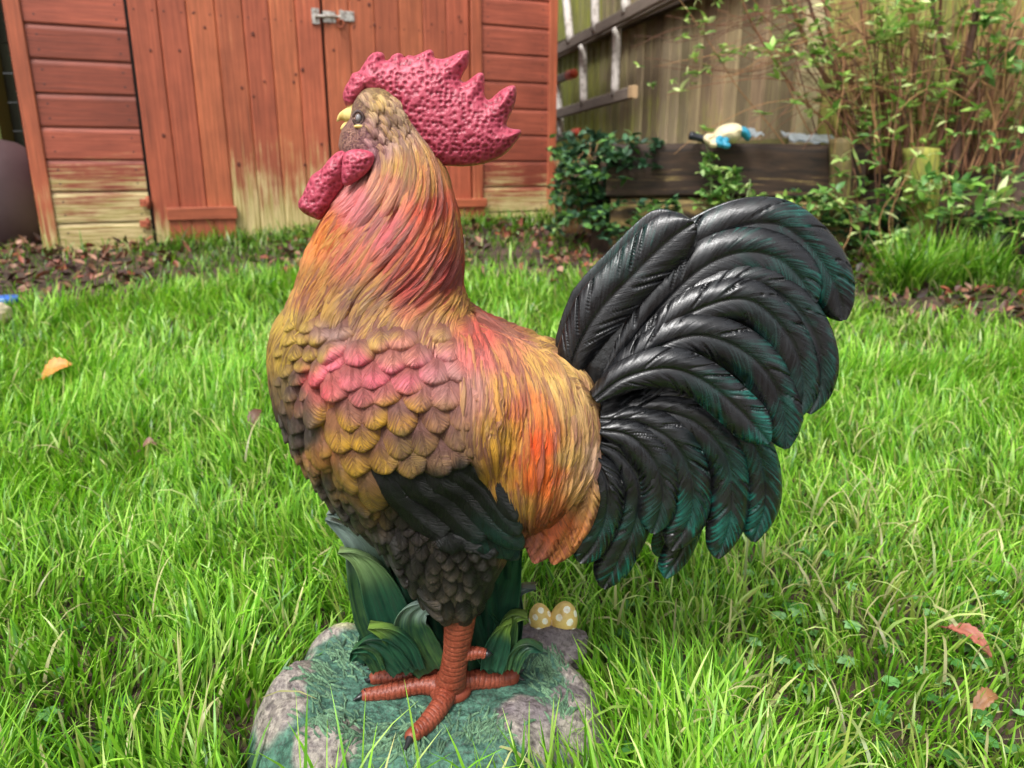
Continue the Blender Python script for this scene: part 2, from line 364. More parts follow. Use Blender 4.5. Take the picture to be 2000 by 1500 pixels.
# flowing hackle and saddle feathers
def flow(guides, n, span, wpx, h1, lens, order=None, a_rng=(0, 1), h0=.0, camber=.0018):
    Gd = np.array([catmull(g, 60) for g in guides]); m = len(guides)
    items = []
    for i in range(n):
        a = a_rng[0]+(a_rng[1]-a_rng[0])*((i*.61803) % 1); t0 = random.random()*(1-.12)
        items.append((t0*span, a))
    items.sort(key=lambda q: -q[0]) if False else None
    for t0, a in items:
        ln = lens*(.7+.6*random.random()); t1 = min(1+.04*random.random(), t0+ln); drift = J(.05)
        pth = []
        for k in range(4):
            tt = t0+(t1-t0)*k/3; aa = np.clip(a+drift*k/3, 0, 1)*(m-1); i0 = min(int(aa), m-2); f = aa-i0
            idx = min(tt, 1)*59; j = min(int(idx), 58); g = idx-j
            p = (Gd[i0][j]*(1-g)+Gd[i0][j+1]*g)*(1-f)+(Gd[i0+1][j]*(1-g)+Gd[i0+1][j+1]*g)*f
            if tt > 1: p = p+(Gd[i0][59]-Gd[i0][56])*(tt-1)*20
            pth.append(tuple(p))
        patch(body, pth, wpx*(.75+.6*random.random()), kind='strand', h0=h0, h1=h1*(.7+.6*random.random()), camber=camber, nu=7, nv=18, root=.6, tipp=2.0)
hk = [[(690,345),(674,370),(612,455),(585,550),(556,628)],[(722,338),(700,385),(640,480),(606,560),(580,640)],[(758,262),(772,315),(748,400),(690,490),(640,575),(606,655)],[(790,235),(818,318),(812,410),(752,510),(690,590),(662,672)],[(800,240),(846,330),(862,430),(822,530),(752,610),(722,690)],[(808,255),(858,345),(890,430),(872,545),(815,625),(792,690)],[(812,265),(866,345),(903,450),(898,550),(868,625),(860,700)],[(820,275),(874,350),(911,470),(909,560),(905,620),(930,700)]]
flow(hk, 300, .84, 18, .0050, .42, h0=.0003)
sdl = [[(880,610),(890,690),(905,770),(905,850),(925,905)],[(905,600),(925,700),(945,800),(945,900),(985,1000)],[(925,615),(965,700),(1000,800),(1000,900),(1018,1026)],[(960,640),(1020,715),(1055,800),(1060,900),(1040,1018)],[(1010,668),(1070,725),(1105,800),(1110,890),(1085,990)],[(1050,685),(1115,740),(1145,810),(1152,890),(1128,968)],[(1080,696),(1140,745),(1165,820),(1178,890),(1168,945)]]
flow(sdl, 300, .84, 17, .0058, .42, h0=.0015)
for i in range(26):
    x = 905+i*7.2; y = np.interp(x, [905, 940, 1000, 1075, 1110], [612, 632, 664, 695, 710]); o = random.choice((3, 9, 16))
    patch(body, [(x-20, y+o-8), (x+25, y+o+14), (x+70, y+o+36)], 24, kind='strand', h0=.001, h1=.004, nu=7, nv=14)
# pale fringe ruff where saddle meets the tail
for i in range(26):
    t = i/25; x = 1072+t*95; y = 700+40*t**.6+ (t**2)*80
    patch(body, [(x-34, y-6+J(4)), (x-8, y+2), (x+12, y+16+J(5))], 15, kind='strand', h0=.001, h1=.007, camber=.001, nu=5, nv=10)
# head: short wavy feathers behind the eye, pebbled cheek
for i in range(70):
    a = random.random(); b = random.random()
    x = 712+88*a+J(4); y = 190+110*b
    if (x-702)**2+(y-235)**2 < 24**2: continue
    patch(body, [(x-8, y-10), (x+2, y), (x+7, y+16)], 11, kind='strand', h0=0, h1=.0024, camber=.0006, nu=5, nv=8)
# orange under-saddle feathers hanging behind the thigh
body.mirror(D)
b_o = body.build('body', M_PAINT, statue)

def inflate(poly, step, y0, T, edge=.010, pits=0.0, pitscale=300, dish=None, jag=True, power=.5, n=None):
    """closed solid with a traced outline and real thickness; poly in photo px at the plane y0"""
    P = np.array([onY(a, b, y0) for a, b in catmull(np.vstack([poly, poly[:1]]), n or len(poly)*6)[:-1]])[:, [0, 2]]
    x0, z0 = P.min(0)-step; x1, z1 = P.max(0)+step
    X, Z = np.meshgrid(np.arange(x0, x1+step, step), np.arange(z0, z1+step, step), indexing='ij'); pts = np.stack([X.ravel(), Z.ravel()], -1)
    A = P; B = np.roll(P, -1, 0); d2 = np.full(len(pts), 9.0); npnt = pts.copy(); ins = np.zeros(len(pts), bool)
    for a, b in zip(A, B):
        ab = b-a; t = np.clip(((pts-a)@ab)/(ab@ab+1e-18), 0, 1); q = a+t[:, None]*ab; d = ((pts-q)**2).sum(1)
        m = d < d2; d2[m] = d[m]; npnt[m] = q[m]
        c = ((a[1] > pts[:, 1]) != (b[1] > pts[:, 1])); xx = a[0]+(pts[:, 1]-a[1])*(ab[0])/(ab[1] if abs(ab[1]) > 1e-12 else 1e-12)
        ins ^= c & (pts[:, 0] < xx)
    dist = np.sqrt(d2); dist[~ins] = 0
    I = ins.reshape(X.shape); idx = np.arange(len(pts)).reshape(X.shape)
    q = I[:-1, :-1] | I[1:, :-1] | I[1:, 1:] | I[:-1, 1:]
    F = np.stack([idx[:-1, :-1], idx[1:, :-1], idx[1:, 1:], idx[:-1, 1:]], -1)[q]
    used = np.unique(F); remap = -np.ones(len(pts), int); remap[used] = np.arange(len(used))
    pos = np.where(ins[:, None], pts, npnt)[used]; dd = dist[used]
    e = np.clip(dd/edge, 0, 1); h = T*(1-(1-e)**2)**power
    if dish is not None: h = h*dish(pos)
    f = remap[F]
    out = []
    for sgn in (-1, 1):
        hh = h.copy()
        rel = np.zeros(len(pos))
        if pits:
            w1, w2 = worley(pos[:, 0]*pitscale, pos[:, 1]*pitscale, h*pitscale*.6+sgn*40.)
            rel = np.clip((.62-w1)/.45, 0, 1)*sm(dd, 0, .002); hh = hh-pits*rel
        V = np.stack([pos[:, 0], y0+sgn*hh, pos[:, 1]], -1)
        out.append((V, f if sgn < 0 else f[:, ::-1], rel))
    return out
cs = lambda L, ox, oy, s: [(ox+a/s, oy+b/s) for a, b in L]
M_COMB = paintmat('comb_red_paint', wash=.2, scuff=.15, rough=.36, streak=.75, bstr=.5, bdist=.001, lo=.35, hi=.62, spec=.5, fine=.1)
R1, R2, R3 = np.array(lin('94203a', K)), np.array(lin('e8647c', K)), np.array(lin('4c0a1a', K))
def redpart(name, poly, y0, T, edge, pitscale, pits=.0016, both=False, dish=None):
    mb = MB()
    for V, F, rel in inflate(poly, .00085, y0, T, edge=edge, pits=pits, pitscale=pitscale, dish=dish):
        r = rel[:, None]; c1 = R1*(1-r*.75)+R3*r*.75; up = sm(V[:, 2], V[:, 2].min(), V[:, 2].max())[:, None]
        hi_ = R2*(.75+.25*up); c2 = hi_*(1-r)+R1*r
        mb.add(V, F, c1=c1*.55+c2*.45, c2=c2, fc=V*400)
    if both: mb.mirror(D)
    return mb.build(name, M_COMB, statue)
comb_poly = cs([(455,570),(435,510),(450,440),(480,390),(505,340),(550,322),(580,280),(620,220),(660,190),(710,190),(732,215),(737,250),(765,240),(790,210),(830,195),(862,208),(866,232),(900,210),(940,215),(990,195),(1050,170),(1080,190),(1087,228),(1150,235),(1210,215),(1270,185),(1325,178),(1335,210),(1320,290),(1290,340),(1275,392),(1310,398),(1350,370),(1400,335),(1435,345),(1442,400),(1440,480),(1455,522),(1480,524),(1520,490),(1570,450),(1630,425),(1665,440),(1665,520),(1640,600),(1610,660),(1598,712),(1640,732),(1695,740),(1698,775),(1660,830),(1600,900),(1520,950),(1420,985),(1300,1000),(1180,995),(1100,985),(1020,930),(960,880),(900,800),(820,740),(760,660),(720,580),(680,520),(620,500),(580,540),(540,575),(500,588)], 550, 50, 3.636)
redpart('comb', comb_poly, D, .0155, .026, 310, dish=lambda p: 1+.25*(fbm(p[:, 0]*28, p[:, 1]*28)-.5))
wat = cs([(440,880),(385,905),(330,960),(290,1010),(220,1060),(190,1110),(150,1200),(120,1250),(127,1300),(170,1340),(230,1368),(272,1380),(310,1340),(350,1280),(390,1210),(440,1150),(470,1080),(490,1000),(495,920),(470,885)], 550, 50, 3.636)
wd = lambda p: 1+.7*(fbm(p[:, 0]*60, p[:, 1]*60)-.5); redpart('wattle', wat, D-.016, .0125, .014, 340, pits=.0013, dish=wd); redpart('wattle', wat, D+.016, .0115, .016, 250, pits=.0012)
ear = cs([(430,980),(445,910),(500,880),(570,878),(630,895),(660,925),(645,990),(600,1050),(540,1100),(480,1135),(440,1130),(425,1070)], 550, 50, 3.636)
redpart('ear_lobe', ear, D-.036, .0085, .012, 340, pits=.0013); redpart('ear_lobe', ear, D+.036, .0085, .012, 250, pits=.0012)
# beak, eyes
m_beak, nt, b = newmat('beak_yellow_paint'); b.inputs['Roughness'].default_value = .4
lk(nt, mixc(nt, mapr(nt, noise(nt, objco(nt), 160), .4, .7), lin('f0d888', K), lin('c8a450', K)), b.inputs['Base Color'])
bk = MB(); Pb = np.array([onY(a, b_, D) for a, b_ in catmull([(712,228),(695,226),(680,226),(667,228),(658,237)], 14)]); tube(bk, Pb, np.interp(np.linspace(0, 1, 14), [0, .35, .75, 1], [.0115, .0082, .0034, .0004]), 16)
Pb = np.array([onY(a, b_, D) for a, b_ in catmull([(704,246),(686,246),(674,248),(666,253)], 10)]); tube(bk, Pb, np.interp(np.linspace(0, 1, 10), [0, .5, 1], [.008, .005, .001]), 14)
Pb = np.array([onY(a, b_, D) for a, b_ in catmull([(704,214),(690,210),(678,207)], 8)]); tube(bk, Pb, np.interp(np.linspace(0, 1, 8), [0, .6, 1], [.008, .006, .001]), 12)
bk.build('beak', m_beak, statue)
def ell(mb, c, r, nu=24, nv=14, **at):
    u = np.linspace(0, 2*np.pi, nu+1); v = np.linspace(0, np.pi, nv+1); U, W = np.meshgrid(u, v)
    G = np.stack([c[0]+r[0]*np.cos(U)*np.sin(W), c[1]+r[1]*np.sin(U)*np.sin(W), c[2]+r[2]*np.cos(W)], -1); mb.grid(G, **at)
m_eye, nt, b = newmat('eye_gloss'); b.inputs['Roughness'].default_value = .08; b.inputs['Base Color'].default_value = (.24, .22, .22, 1)
m_lid = paintmat('eyelid_paint', rough=.5)
for sg in (-1, 1):
    e0 = surf(701, 231); 
    if sg > 0: e0[1] = 2*D-e0[1]
    mb = MB(); ell(mb, e0+np.array([0, sg*.0005, 0]), (.0023, .0034, .0032)); eo = mb.build('eye', m_eye, statue)
    lid = MB(); th = np.linspace(0, 2*np.pi, 25); ring = np.stack([e0[0]+.0036*np.cos(th), np.full(25, e0[1]+sg*.0022), e0[2]+.0044*np.sin(th)], -1)
    tube(lid, ring, .0011, 8, cap=False, c1=lin('4a3632', K), c2=lin('6a5048', K), fc=ring.repeat(9, 0)*300); lid.build('eyelid', m_lid, eo)
    w = MB(); ell(w, e0+np.array([.000, sg*.0030, -.0056]), (.0034, .0014, .0014)); w.build('lower_lid', m_beak, eo)

# ---- tail
M_TAIL = paintmat('tail_black_green_paint', rough=.25, streak=.9, bstr=.35, bdist=.0010, lo=.44, hi=.60, spec=.7, wash=.12, scuff=.05)
def n1d(q, seed):
    i = np.floor(q); f = q-i; f = f*f*(3-2*f); return hashf(i, np.full_like(q, seed))*(1-f)+hashf(i+1, np.full_like(q, seed))*f
def blade(pts, hw, yo, teal=.5, T=.0092, seed=0, yt=None, nt_=190, ns=41, tip=.84, tealall=False):
    C = catmull(pts, nt_); t = np.linspace(0, 1, nt_); y = np.interp(t, [0, .3, 1], [yo*.9, yo, yo if yt is None else yt])
    P = np.array([onY(a, b, D+yy) for (a, b), yy in zip(C, y)])
    Tn = np.gradient(P[:, [0, 2]], axis=0); Tn /= np.linalg.norm(Tn, axis=1)[:, None]; Lt = np.stack([-Tn[:, 1], Tn[:, 0]], -1)
    W = hw*1.08*MPX*np.interp(t, [0, .12, .35, 1], [.35, .7, 1, 1])*np.where(t < tip, 1, np.sqrt(np.clip(1-((t-tip)/(1-tip+.004))**2, 0, 1)))
    cum = np.concatenate([[0], np.cumsum(np.linalg.norm(np.diff(P, axis=0), axis=1))])
    s = np.sin(np.linspace(-1, 1, ns)*np.pi/2)
    S, TT = np.meshgrid(s, t); U = S*W[:, None]; V = np.repeat(cum[:, None], ns, 1)
    q = V-np.abs(U)*1.5
    notch = np.zeros_like(q); r_ = random.Random(seed)
    for _ in range(32):
        q0 = r_.uniform(.0, cum[-1]); sd_ = r_.choice((-1, 1)); wd = r_.uniform(.00035, .0009); s0 = r_.choice((r_.uniform(.1, .4), r_.uniform(.5, .8)))
        notch += r_.uniform(.5, 1)*np.exp(-((q-q0+.15*np.abs(U)*(r_.random()-.5))/wd)**2)*sm(S*sd_, s0, s0+.25)
    barb = n1d(q*300, seed+1.3)*.6+n1d(q*720, seed+4.1)*.4
    prof = (np.clip(1-S**2, 0, 1)**.5)*.72+.28*np.clip(np.abs(np.sin(np.pi*S)), 0, 1)
    rach = .0004*np.exp(-(U/.0022)**2)-.0022*np.exp(-((U-.0010)/.0007)**2)
    am = sm(np.abs(S), .05, .4)
    Y = -(T*prof+rach*np.interp(t, [0, .9, 1], [1, .7, 0])[:, None]) + am*(.0006*(1-barb)+.0046*notch)*sm(1-np.abs(S), 0, .06)
    edge = 1+ (barb-.5)*.02*sm(np.abs(S), .8, 1)
    X = P[:, None, 0]+Lt[:, None, 0]*U*edge; Z = P[:, None, 2]+Lt[:, None, 1]*U*edge
    Yn = P[:, None, 1]+Y; Yf = P[:, None, 1]+.35*T*np.clip(1-S**2, 0, 1)**.5
    mb = MB(); tm = teal*(sm(TT, .35, .95) if not tealall else 1)*(.35+.65*sm(np.abs(S), .1, .9))*sm(fbm(V*40+seed, U*60, V*0)*.8+n1d(q*600, seed+8.)*.2, .50, .62)
    tm = np.clip(tm, 0, 1)[..., None]
    c1 = np.array(lin('101113', K))*(1-tm*.8)+np.array(lin('0a5a50', K))*tm*.8
    c2 = np.array(lin('26282b', K))*(1-tm)+np.array(lin('169482', K))*tm
    fc = np.stack([q*520, np.abs(U)*70+3*(S > 0), np.full_like(q, seed*3.3)], -1)
    mb.grid(np.stack([X, Yn, Z], -1), c1=c1, c2=c2, fc=fc); mb.grid(np.stack([X, Yf, Z], -1)[:, ::-1], c1=c1[:, ::-1], c2=c2[:, ::-1], fc=fc[:, ::-1])
    return mb
TAIL = [ # rachis in photo px, half width px, near-side offset, teal
([(1165,735),(1250,600),(1340,500),(1430,448),(1510,440),(1570,478),(1612,535),(1632,585),(1640,622)], 46, -.004, .75),
([(1112,735),(1128,680),(1172,605),(1240,532),(1300,474),(1352,434)], 47, -.017, .45),
([(1180,735),(1270,620),(1360,530),(1440,495),(1510,505),(1560,550),(1578,600)], 44, -.012, .5),
([(1200,740),(1300,640),(1380,580),(1460,555),(1530,585),(1575,640),(1596,700),(1592,760),(1572,802)], 38, -.016, .35),
([(1200,745),(1290,650),(1370,600),(1450,585),(1510,625),(1550,690),(1562,760),(1548,812)], 38, -.023, .3),
([(1180,755),(1260,690),(1350,655),(1430,675),(1490,725),(1524,800),(1530,870)], 40, -.028, .5),
([(1160,775),(1220,735),(1300,718),(1370,742),(1430,790),(1470,830),(1496,858)], 37, -.042, .7),
([(1180,800),(1290,780),(1380,790),(1450,840),(1484,910),(1488,980),(1466,1050)], 36, -.020, .8),
([(1175,805),(1270,800),(1350,820),(1408,880),(1424,950),(1418,1020),(1396,1082)], 37, -.026, .9),
([(1240,850),(1320,920),(1345,1000),(1330,1060),(1296,1120)], 30, -.016, .7),
([(1170,815),(1240,822),(1310,860),(1345,930),(1344,1000),(1308,1066)], 38, -.032, .9),
([(1170,835),(1230,850),(1275,900),(1290,960),(1272,1034)], 36, -.036, .3),
([(1168,862),(1210,885),(1244,940),(1238,1010),(1208,1080),(1176,1140)], 37, -.030, .9),
([(1160,890),(1182,940),(1180,1000),(1160,1050),(1130,1090)], 34, -.038, .9)]
tail = MB(); core_poly = [(1100,700),(1180,600),(1280,520),(1380,460),(1470,440),(1540,480),(1585,560),(1560,640),(1575,740),(1520,840),(1490,940),(1440,980),(1380,1010),(1300,1020),(1230,1040),(1180,1040),(1160,960),(1150,850)]
for V, F, rel in inflate(core_poly, .003, D, .020, edge=.05): tail.add(V, F, c1=lin('1a1b1c', K), c2=lin('2a2c2e', K), fc=V*200)
t_o = tail.build('tail', M_TAIL, statue)
for i, (p, hw, yo, te) in enumerate(TAIL):
    for sg in (-1, 1):
        mb = blade(p, hw, yo, te, seed=i+1)
        if sg > 0:
            for k in range(len(mb.V)): mb.V[k][:, 1] = 2*D-mb.V[k][:, 1]; mb.F[k] = mb.F[k][:, ::-1]
        mb.build('tail_feather', M_TAIL, t_o)
# orange feathers hanging under the saddle
mbs = MB()
for pth, hw, yo in [([(1100,930),(1090,990),(1070,1040),(1042,1092)], 27, -.052), ([(1130,930),(1128,990),(1108,1045),(1078,1094)], 26, -.046), ([(1065,960),(1052,1010),(1036,1075)], 20, -.056), ([(1150,920),(1150,970),(1140,1010),(1118,1060)], 18, -.050)]:
    m2 = blade(pth, hw*1.15, yo, 0, T=.008, seed=int(hw), nt_=60, ns=25, tip=.7)
    for V, F in zip(m2.V, m2.F):
        c1, c2 = paint(V); mbs.add(V, F, c1=c1, c2=c2, fc=np.stack([V[:, 0]*700+V[:, 2]*300, V[:, 2]*60, V[:, 0]*0+hw], -1))
mbs.mirror(D); mbs.build('saddle_feathers', M_PAINT, statue)
# ---- rock base
BX, BY = -.079, .592
def Rout(th): return .148*(1+.055*np.cos(2*th)+.05*np.cos(3*th+1.0)+.045*np.cos(5*th+.4)+.03*np.cos(9*th+2))
ROCK = [(548,1385,.020,.043,.026,1.0),(600,1300,.035,.03,.010,.5),(640,1232,.045,.036,.016,.8),(635,1500,.030,.034,.014,1.0),(1085,1262,.045,.045,.024,.9),(1150,1345,.025,.036,.018,.9),(1035,1430,.040,.036,.010,.85),(1130,1440,.020,.04,.012,.8),(560,1450,.02,.03,.012,.9),(1010,1225,.05,.03,.012,.5),(1085,1232,.05,.036,.023,.9)]
RK = [(onZ(a, b, z)[:2], r, h, c) for a, b, z, r, h, c in ROCK]
def rockmask(x, y):
    m = np.zeros_like(x); hh = np.zeros_like(x)
    for (p, r, h, c) in RK:
        g = np.exp(-(((x-p[0])**2+(y-p[1])**2)/r**2)**1.6*1.4); m = np.maximum(m, g*c); hh = np.maximum(hh, g*h)
    return m, hh
def Hb(x, y, fine=True):
    x = np.asarray(x, float); y = np.asarray(y, float); dx, dy = x-BX, y-BY; r = np.hypot(dx, dy)/Rout(np.arctan2(dy, dx))
    m, hh = rockmask(x, y)
    z = .052*np.clip(1-np.clip(r, 0, 1)**5, 0, 1)**.55+hh*np.clip((1.0-r)*6, 0, 1)**.5
    z = z+.008*(fbm(x*22, y*22)-.5)*np.clip((1-r)*8, 0, 1)
    if fine:
        w1, w2 = worley(x*230, y*230, x*0+3); w3, _ = worley(x*95, y*95, x*0+8)
        z = z+np.clip((1-r)*8, 0, 1)*((1-m)*(.0016*(.6-w1)+.002*(.5-w3))+m*.0045*(fbm(x*120, y*120)-.5))
    return z
nr, nth = 210, 620
rr = np.linspace(0, 1, nr)**.8; th = np.linspace(0, 2*np.pi, nth+1); RR, TH = np.meshgrid(rr, th, indexing='ij')
X = BX+RR*Rout(TH)*np.cos(TH); Y = BY+RR*Rout(TH)*np.sin(TH); Z = Hb(X, Y); Z = np.maximum(Z, -.02); Z[-1] = -.02
m, _ = rockmask(X, Y); n1 = fbm(X*60, Y*60); mm = sm(m+(n1-.5)*.7, .36, .62)[..., None]
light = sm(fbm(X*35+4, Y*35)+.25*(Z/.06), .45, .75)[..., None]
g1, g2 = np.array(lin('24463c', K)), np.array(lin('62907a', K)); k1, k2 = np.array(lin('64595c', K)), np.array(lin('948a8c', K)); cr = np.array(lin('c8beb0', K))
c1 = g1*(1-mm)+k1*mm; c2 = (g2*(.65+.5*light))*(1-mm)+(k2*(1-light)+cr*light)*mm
pl = onZ(668, 1215, .055); pm = (np.exp(-((X-pl[0])**2/.016**2+(Y-pl[1])**2/.012**2)**2)*sm(n1, .3, .5))[..., None]; c2 = c2*(1-pm)+np.array(lin('d8d8a8', K))*pm; c1 = c1*(1-pm*.8)+np.array(lin('a8a878', K))*pm*.8
M_ROCK = paintmat('rock_base_paint', wash=.55, scuff=.5, rough=.6, streak=.9, bstr=.9, bdist=.0025, lo=.34, hi=.66, spec=.35, fine=.25)
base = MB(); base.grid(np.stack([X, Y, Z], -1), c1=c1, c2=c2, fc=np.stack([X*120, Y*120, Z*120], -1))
def onBase(px, py):
    z = .055
    for _ in range(12): p = onZ(px, py, z); z = z*.5+.5*float(Hb(p[0], p[1], False))
    return np.array([p[0], p[1], z])
# moulded grass strokes on the base
def stroke(mb, p, az, L, w, c1, c2, up=.006, curl=.8):
    n = 7; t = np.linspace(0, 1, n); a = az+curl*(t-.3); dx = np.cumsum(np.cos(a))*L/n; dy = np.cumsum(np.sin(a))*L/n
    x = p[0]+dx; y = p[1]+dy; z = Hb(x, y, False)+.0005+up*np.sin(np.pi*np.clip(t*.62, 0, 1)); w = w*np.sqrt(np.clip(1-t**2.2, .02, 1))
    P = np.stack([x, y, z], -1); Ln = np.stack([-np.sin(a), np.cos(a), 0*a], -1)
    s = np.array([-1, -.5, 0, .5, 1]); G = P[:, None]+Ln[:, None]*(s[None, :, None]*w[:, None, None]); G[..., 2] += (1-np.abs(s))[None, :]*w[:, None]*.9-.0012*(np.abs(s) == 1)[None, :]-.001
    hl = (t**1.5)[:, None, None]*np.ones((n, 5, 1)); mb.grid(G, c1=c1*(1-hl)+c2*hl*.7, c2=c2*np.ones((n, 5, 1)), fc=G*np.array([260., 260, 60]))
for (px, py, sx, sy, az, n_) in [(655,1410,60,28,2.4,150),(720,1450,60,35,.6,150),(690,1290,50,40,2.2,110),(640,1330,40,40,3.0,90),(930,1440,60,35,1.2,120),(1085,1330,35,50,2.0,150),(1000,1300,40,30,1.2,100),(960,1270,30,20,1.0,40),(1110,1400,30,30,1.6,90),(860,1410,40,30,2.2,40),(800,1480,60,20,1.6,60),(720,1270,40,20,2.0,60)]:
    for _ in range(int(n_*.6)):
        p = onBase(px+random.gauss(0, sx*.5), py+random.gauss(0, sy*.5))
        if np.hypot(p[0]-BX, (p[1]-BY)) > .135: continue
        br = random.uniform(.5, 1.0)
        stroke(base, p, az+random.gauss(0, .35), random.uniform(.010, .019), random.uniform(.0008, .0015), g1*1.1, np.array(lin('86b088', 1.0))*br, up=random.uniform(.001, .0035), curl=J(1.2))
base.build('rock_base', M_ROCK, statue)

# ---- leg, toes, claws
M_LEG = paintmat('leg_red_brown_paint', wash=.12, scuff=.2, rough=.42, streak=.8, bstr=.35, bdist=.001, lo=.35, hi=.65, spec=.4)
m_claw, nt, b = newmat('claw_black_paint'); b.inputs['Base Color'].default_value = (.012, .012, .013, 1); b.inputs['Roughness'].default_value = .3
LC1, LC2 = np.array(lin('74301f', K)), np.array(lin('bc6248', K))
def ringtube(mb, P, R, n=40, per=.0062, amp=.0009, flat=1.0):
    P = np.asarray(P); m_ = max(60, int(np.linalg.norm(np.diff(P, axis=0), axis=1).sum()/.0005)); P = catmull(P, m_); R = np.interp(np.linspace(0, 1, m_), np.linspace(0, 1, len(R)), R)
    T, A, B = frames(P); cum = np.concatenate([[0], np.cumsum(np.linalg.norm(np.diff(P, axis=0), axis=1))]); th = np.linspace(0, 2*np.pi, n+1)
    ph = cum/per; fr = ph-np.floor(ph)
    TT, PH = np.meshgrid(th, ph); arc = PH+.25*np.cos(TT*1)+.35*np.sin(PH*1.7)*.5+.5*(np.sin(TT+.5) > .25); f = arc-np.floor(arc)
    d = -amp*np.exp(-((np.minimum(f, 1-f))/.13)**2)-amp*.8*np.exp(-((np.abs(np.mod(TT*3/np.pi/2*2, 1)-.5)-.5)/.07)**2)*(.5)
    RR_ = R[:, None]+d; cav = (d < -amp*.45)[..., None]
    G = P[:, None]+RR_[..., None]*(A[:, None]*np.cos(th)[None, :, None]+B[:, None]*np.sin(th)[None, :, None]*flat)
    w = np.clip(-d/amp, 0, 1)[..., None]; mb.grid(G, c1=LC1*(1-w*.3)+0*G, c2=LC2*(1-w*.4)+0*G, fc=G*500)
legs = []
def make_leg(flip):
    cls_ = []; mb = MB(); fy = lambda p: np.array([p[0], (2*(D+.004)-p[1]) if flip else p[1], p[2]])
    foot = onBase(880, 1348)
    def base_pt(px, py, r):
        p = fy(onBase(px, py)); p[2] = float(Hb(p[0], p[1], False))+r*.55; return p
    F0 = fy(foot); F0[2] = float(Hb(F0[0], F0[1], False))+.012
    A0 = fy(onY(900, 1178, D-.034)); A1 = fy(onY(896, 1230, D-.033)); A2 = fy(onY(889, 1285, D-.028)); A3 = fy(onY(883, 1322, .566))
    ringtube(mb, [A0, A1, A2, A3, F0+np.array([0, 0, -.006])], [.0145, .0128, .0112, .0118, .0155], per=.0058, amp=.00045)
    toes = [[(868,1340),(838,1326),(792,1315),(738,1311)],[(866,1350),(820,1350),(765,1358),(716,1363)],[(874,1356),(862,1388),(835,1420),(805,1444)],[(892,1346),(925,1340),(960,1336),(998,1330)]]
    clw = [[(738,1311),(726,1309),(718,1313)],[(716,1363),(702,1367),(690,1373)],[(805,1444),(797,1458),(789,1474)],[(998,1330),(1012,1328),(1024,1334)]]
    for tpx, cpx, rr_ in zip(toes, clw, [(.0105, .0078, .0072, .0060), (.0105, .0080, .0076, .0058), (.011, .0088, .0080, .0062), (.0115, .0092, .0084, .0078)]):
        P = [base_pt(a, b_, r) for (a, b_), r in zip(tpx, rr_)]; P[1][2] += .002
        ringtube(mb, P, rr_, n=30, per=.0046, amp=.00042); ell(mb, P[-1], (rr_[-1]*1.0,)*3, c1=LC1, c2=LC2*.9, fc=np.zeros(3))
        c = [base_pt(a, b_, .005) for a, b_ in cpx]; c[0][2] += .002; cl = MB(); cls_.append(cl); tube(cl, catmull(c, 10), np.linspace(.0046, .0006, 10), 14)
    # web of pebbled skin between the toes
    ell(mb, F0+np.array([.0, -.003, -.009]), (.019, .017, .010), c1=LC1, c2=LC2*.85, fc=np.zeros(3))
    sp = [fy(onY(a, b_, .560)) for a, b_ in [(893,1274),(915,1276),(934,1275),(948,1277)]]
    ringtube(mb, sp, [.008, .0068, .0055, .0045], n=26, per=.0035, amp=.0006); cl = MB(); cls_.append(cl); tube(cl, [sp[-1], sp[-1]+np.array([.003, 0, 0]), sp[-1]+np.array([.0065, 0, -.001])], [.0042, .0030, .0006], 12)
    lo = mb.build('leg', M_LEG, statue); [q.build('claw', m_claw, lo) for q in cls_]
make_leg(False); make_leg(True)

# ---- sculpted leaves round the leg, eggs on the rock
M_LEAF = paintmat('leaf_green_paint', wash=.3, scuff=.15, rough=.4, streak=.6, bstr=.25, bdist=.0015, lo=.40, hi=.75, spec=.35)
def leaf(pts, hw, y0, y1, c1, c2, tipc, T=.006, seed=0):
    n = 60; C = catmull(pts, n); t = np.linspace(0, 1, n); P = np.array([onY(a, b_, y0+(y1-y0)*tt) for (a, b_), tt in zip(C, t)])
    Tn = np.gradient(P, axis=0); Tn /= np.linalg.norm(Tn, axis=1)[:, None]; Lt = np.stack([-Tn[:, 2], 0*t, Tn[:, 0]], -1); Lt /= np.linalg.norm(Lt, axis=1)[:, None]
    W = hw*1.35*MPX*np.interp(t, [0, .3, .7, 1], [.9, 1.1, .85, .5])*np.clip(1-np.clip((t-.45)/.555, 0, 1)**1.9, 0, 1)**.85
    s = np.sin(np.linspace(-1, 1, 19)*np.pi/2); prof = np.clip(1-s**2, 0, 1)**.5
    mb = MB()
    for sg in (-1, 1):
        G = P[:, None]+Lt[:, None]*(s[None, :, None]*W[:, None, None]); G[..., 1] += -.008*(s**2)[None, :]*1.0+sg*T*prof[None, :]*np.interp(t, [0, .8, 1], [1, .8, .4])[:, None]+(.0015*np.cos(s*9))[None, :]
        tp = sm(t, .52, .88)[:, None, None]+0*G; q = (c2*(1-tp)+tipc*tp); b1 = c1*(1-tp*.7)+tipc*tp*.7*.8
        mb.grid(G if sg < 0 else G[:, ::-1], c1=b1, c2=q, fc=np.stack([(s*hw)[None, :]*.35+0*t[:, None], (t*2.5)[:, None]+0*s[None, :], 0*s[None, :]+0*t[:, None]+seed], -1)[:, ::(1 if sg < 0 else -1)])
    return mb
DG, MG, LG, GT = [np.array(lin(c, K)) for c in ('1a3c2e', '336e4a', '8cb048', 'a4bab0')]
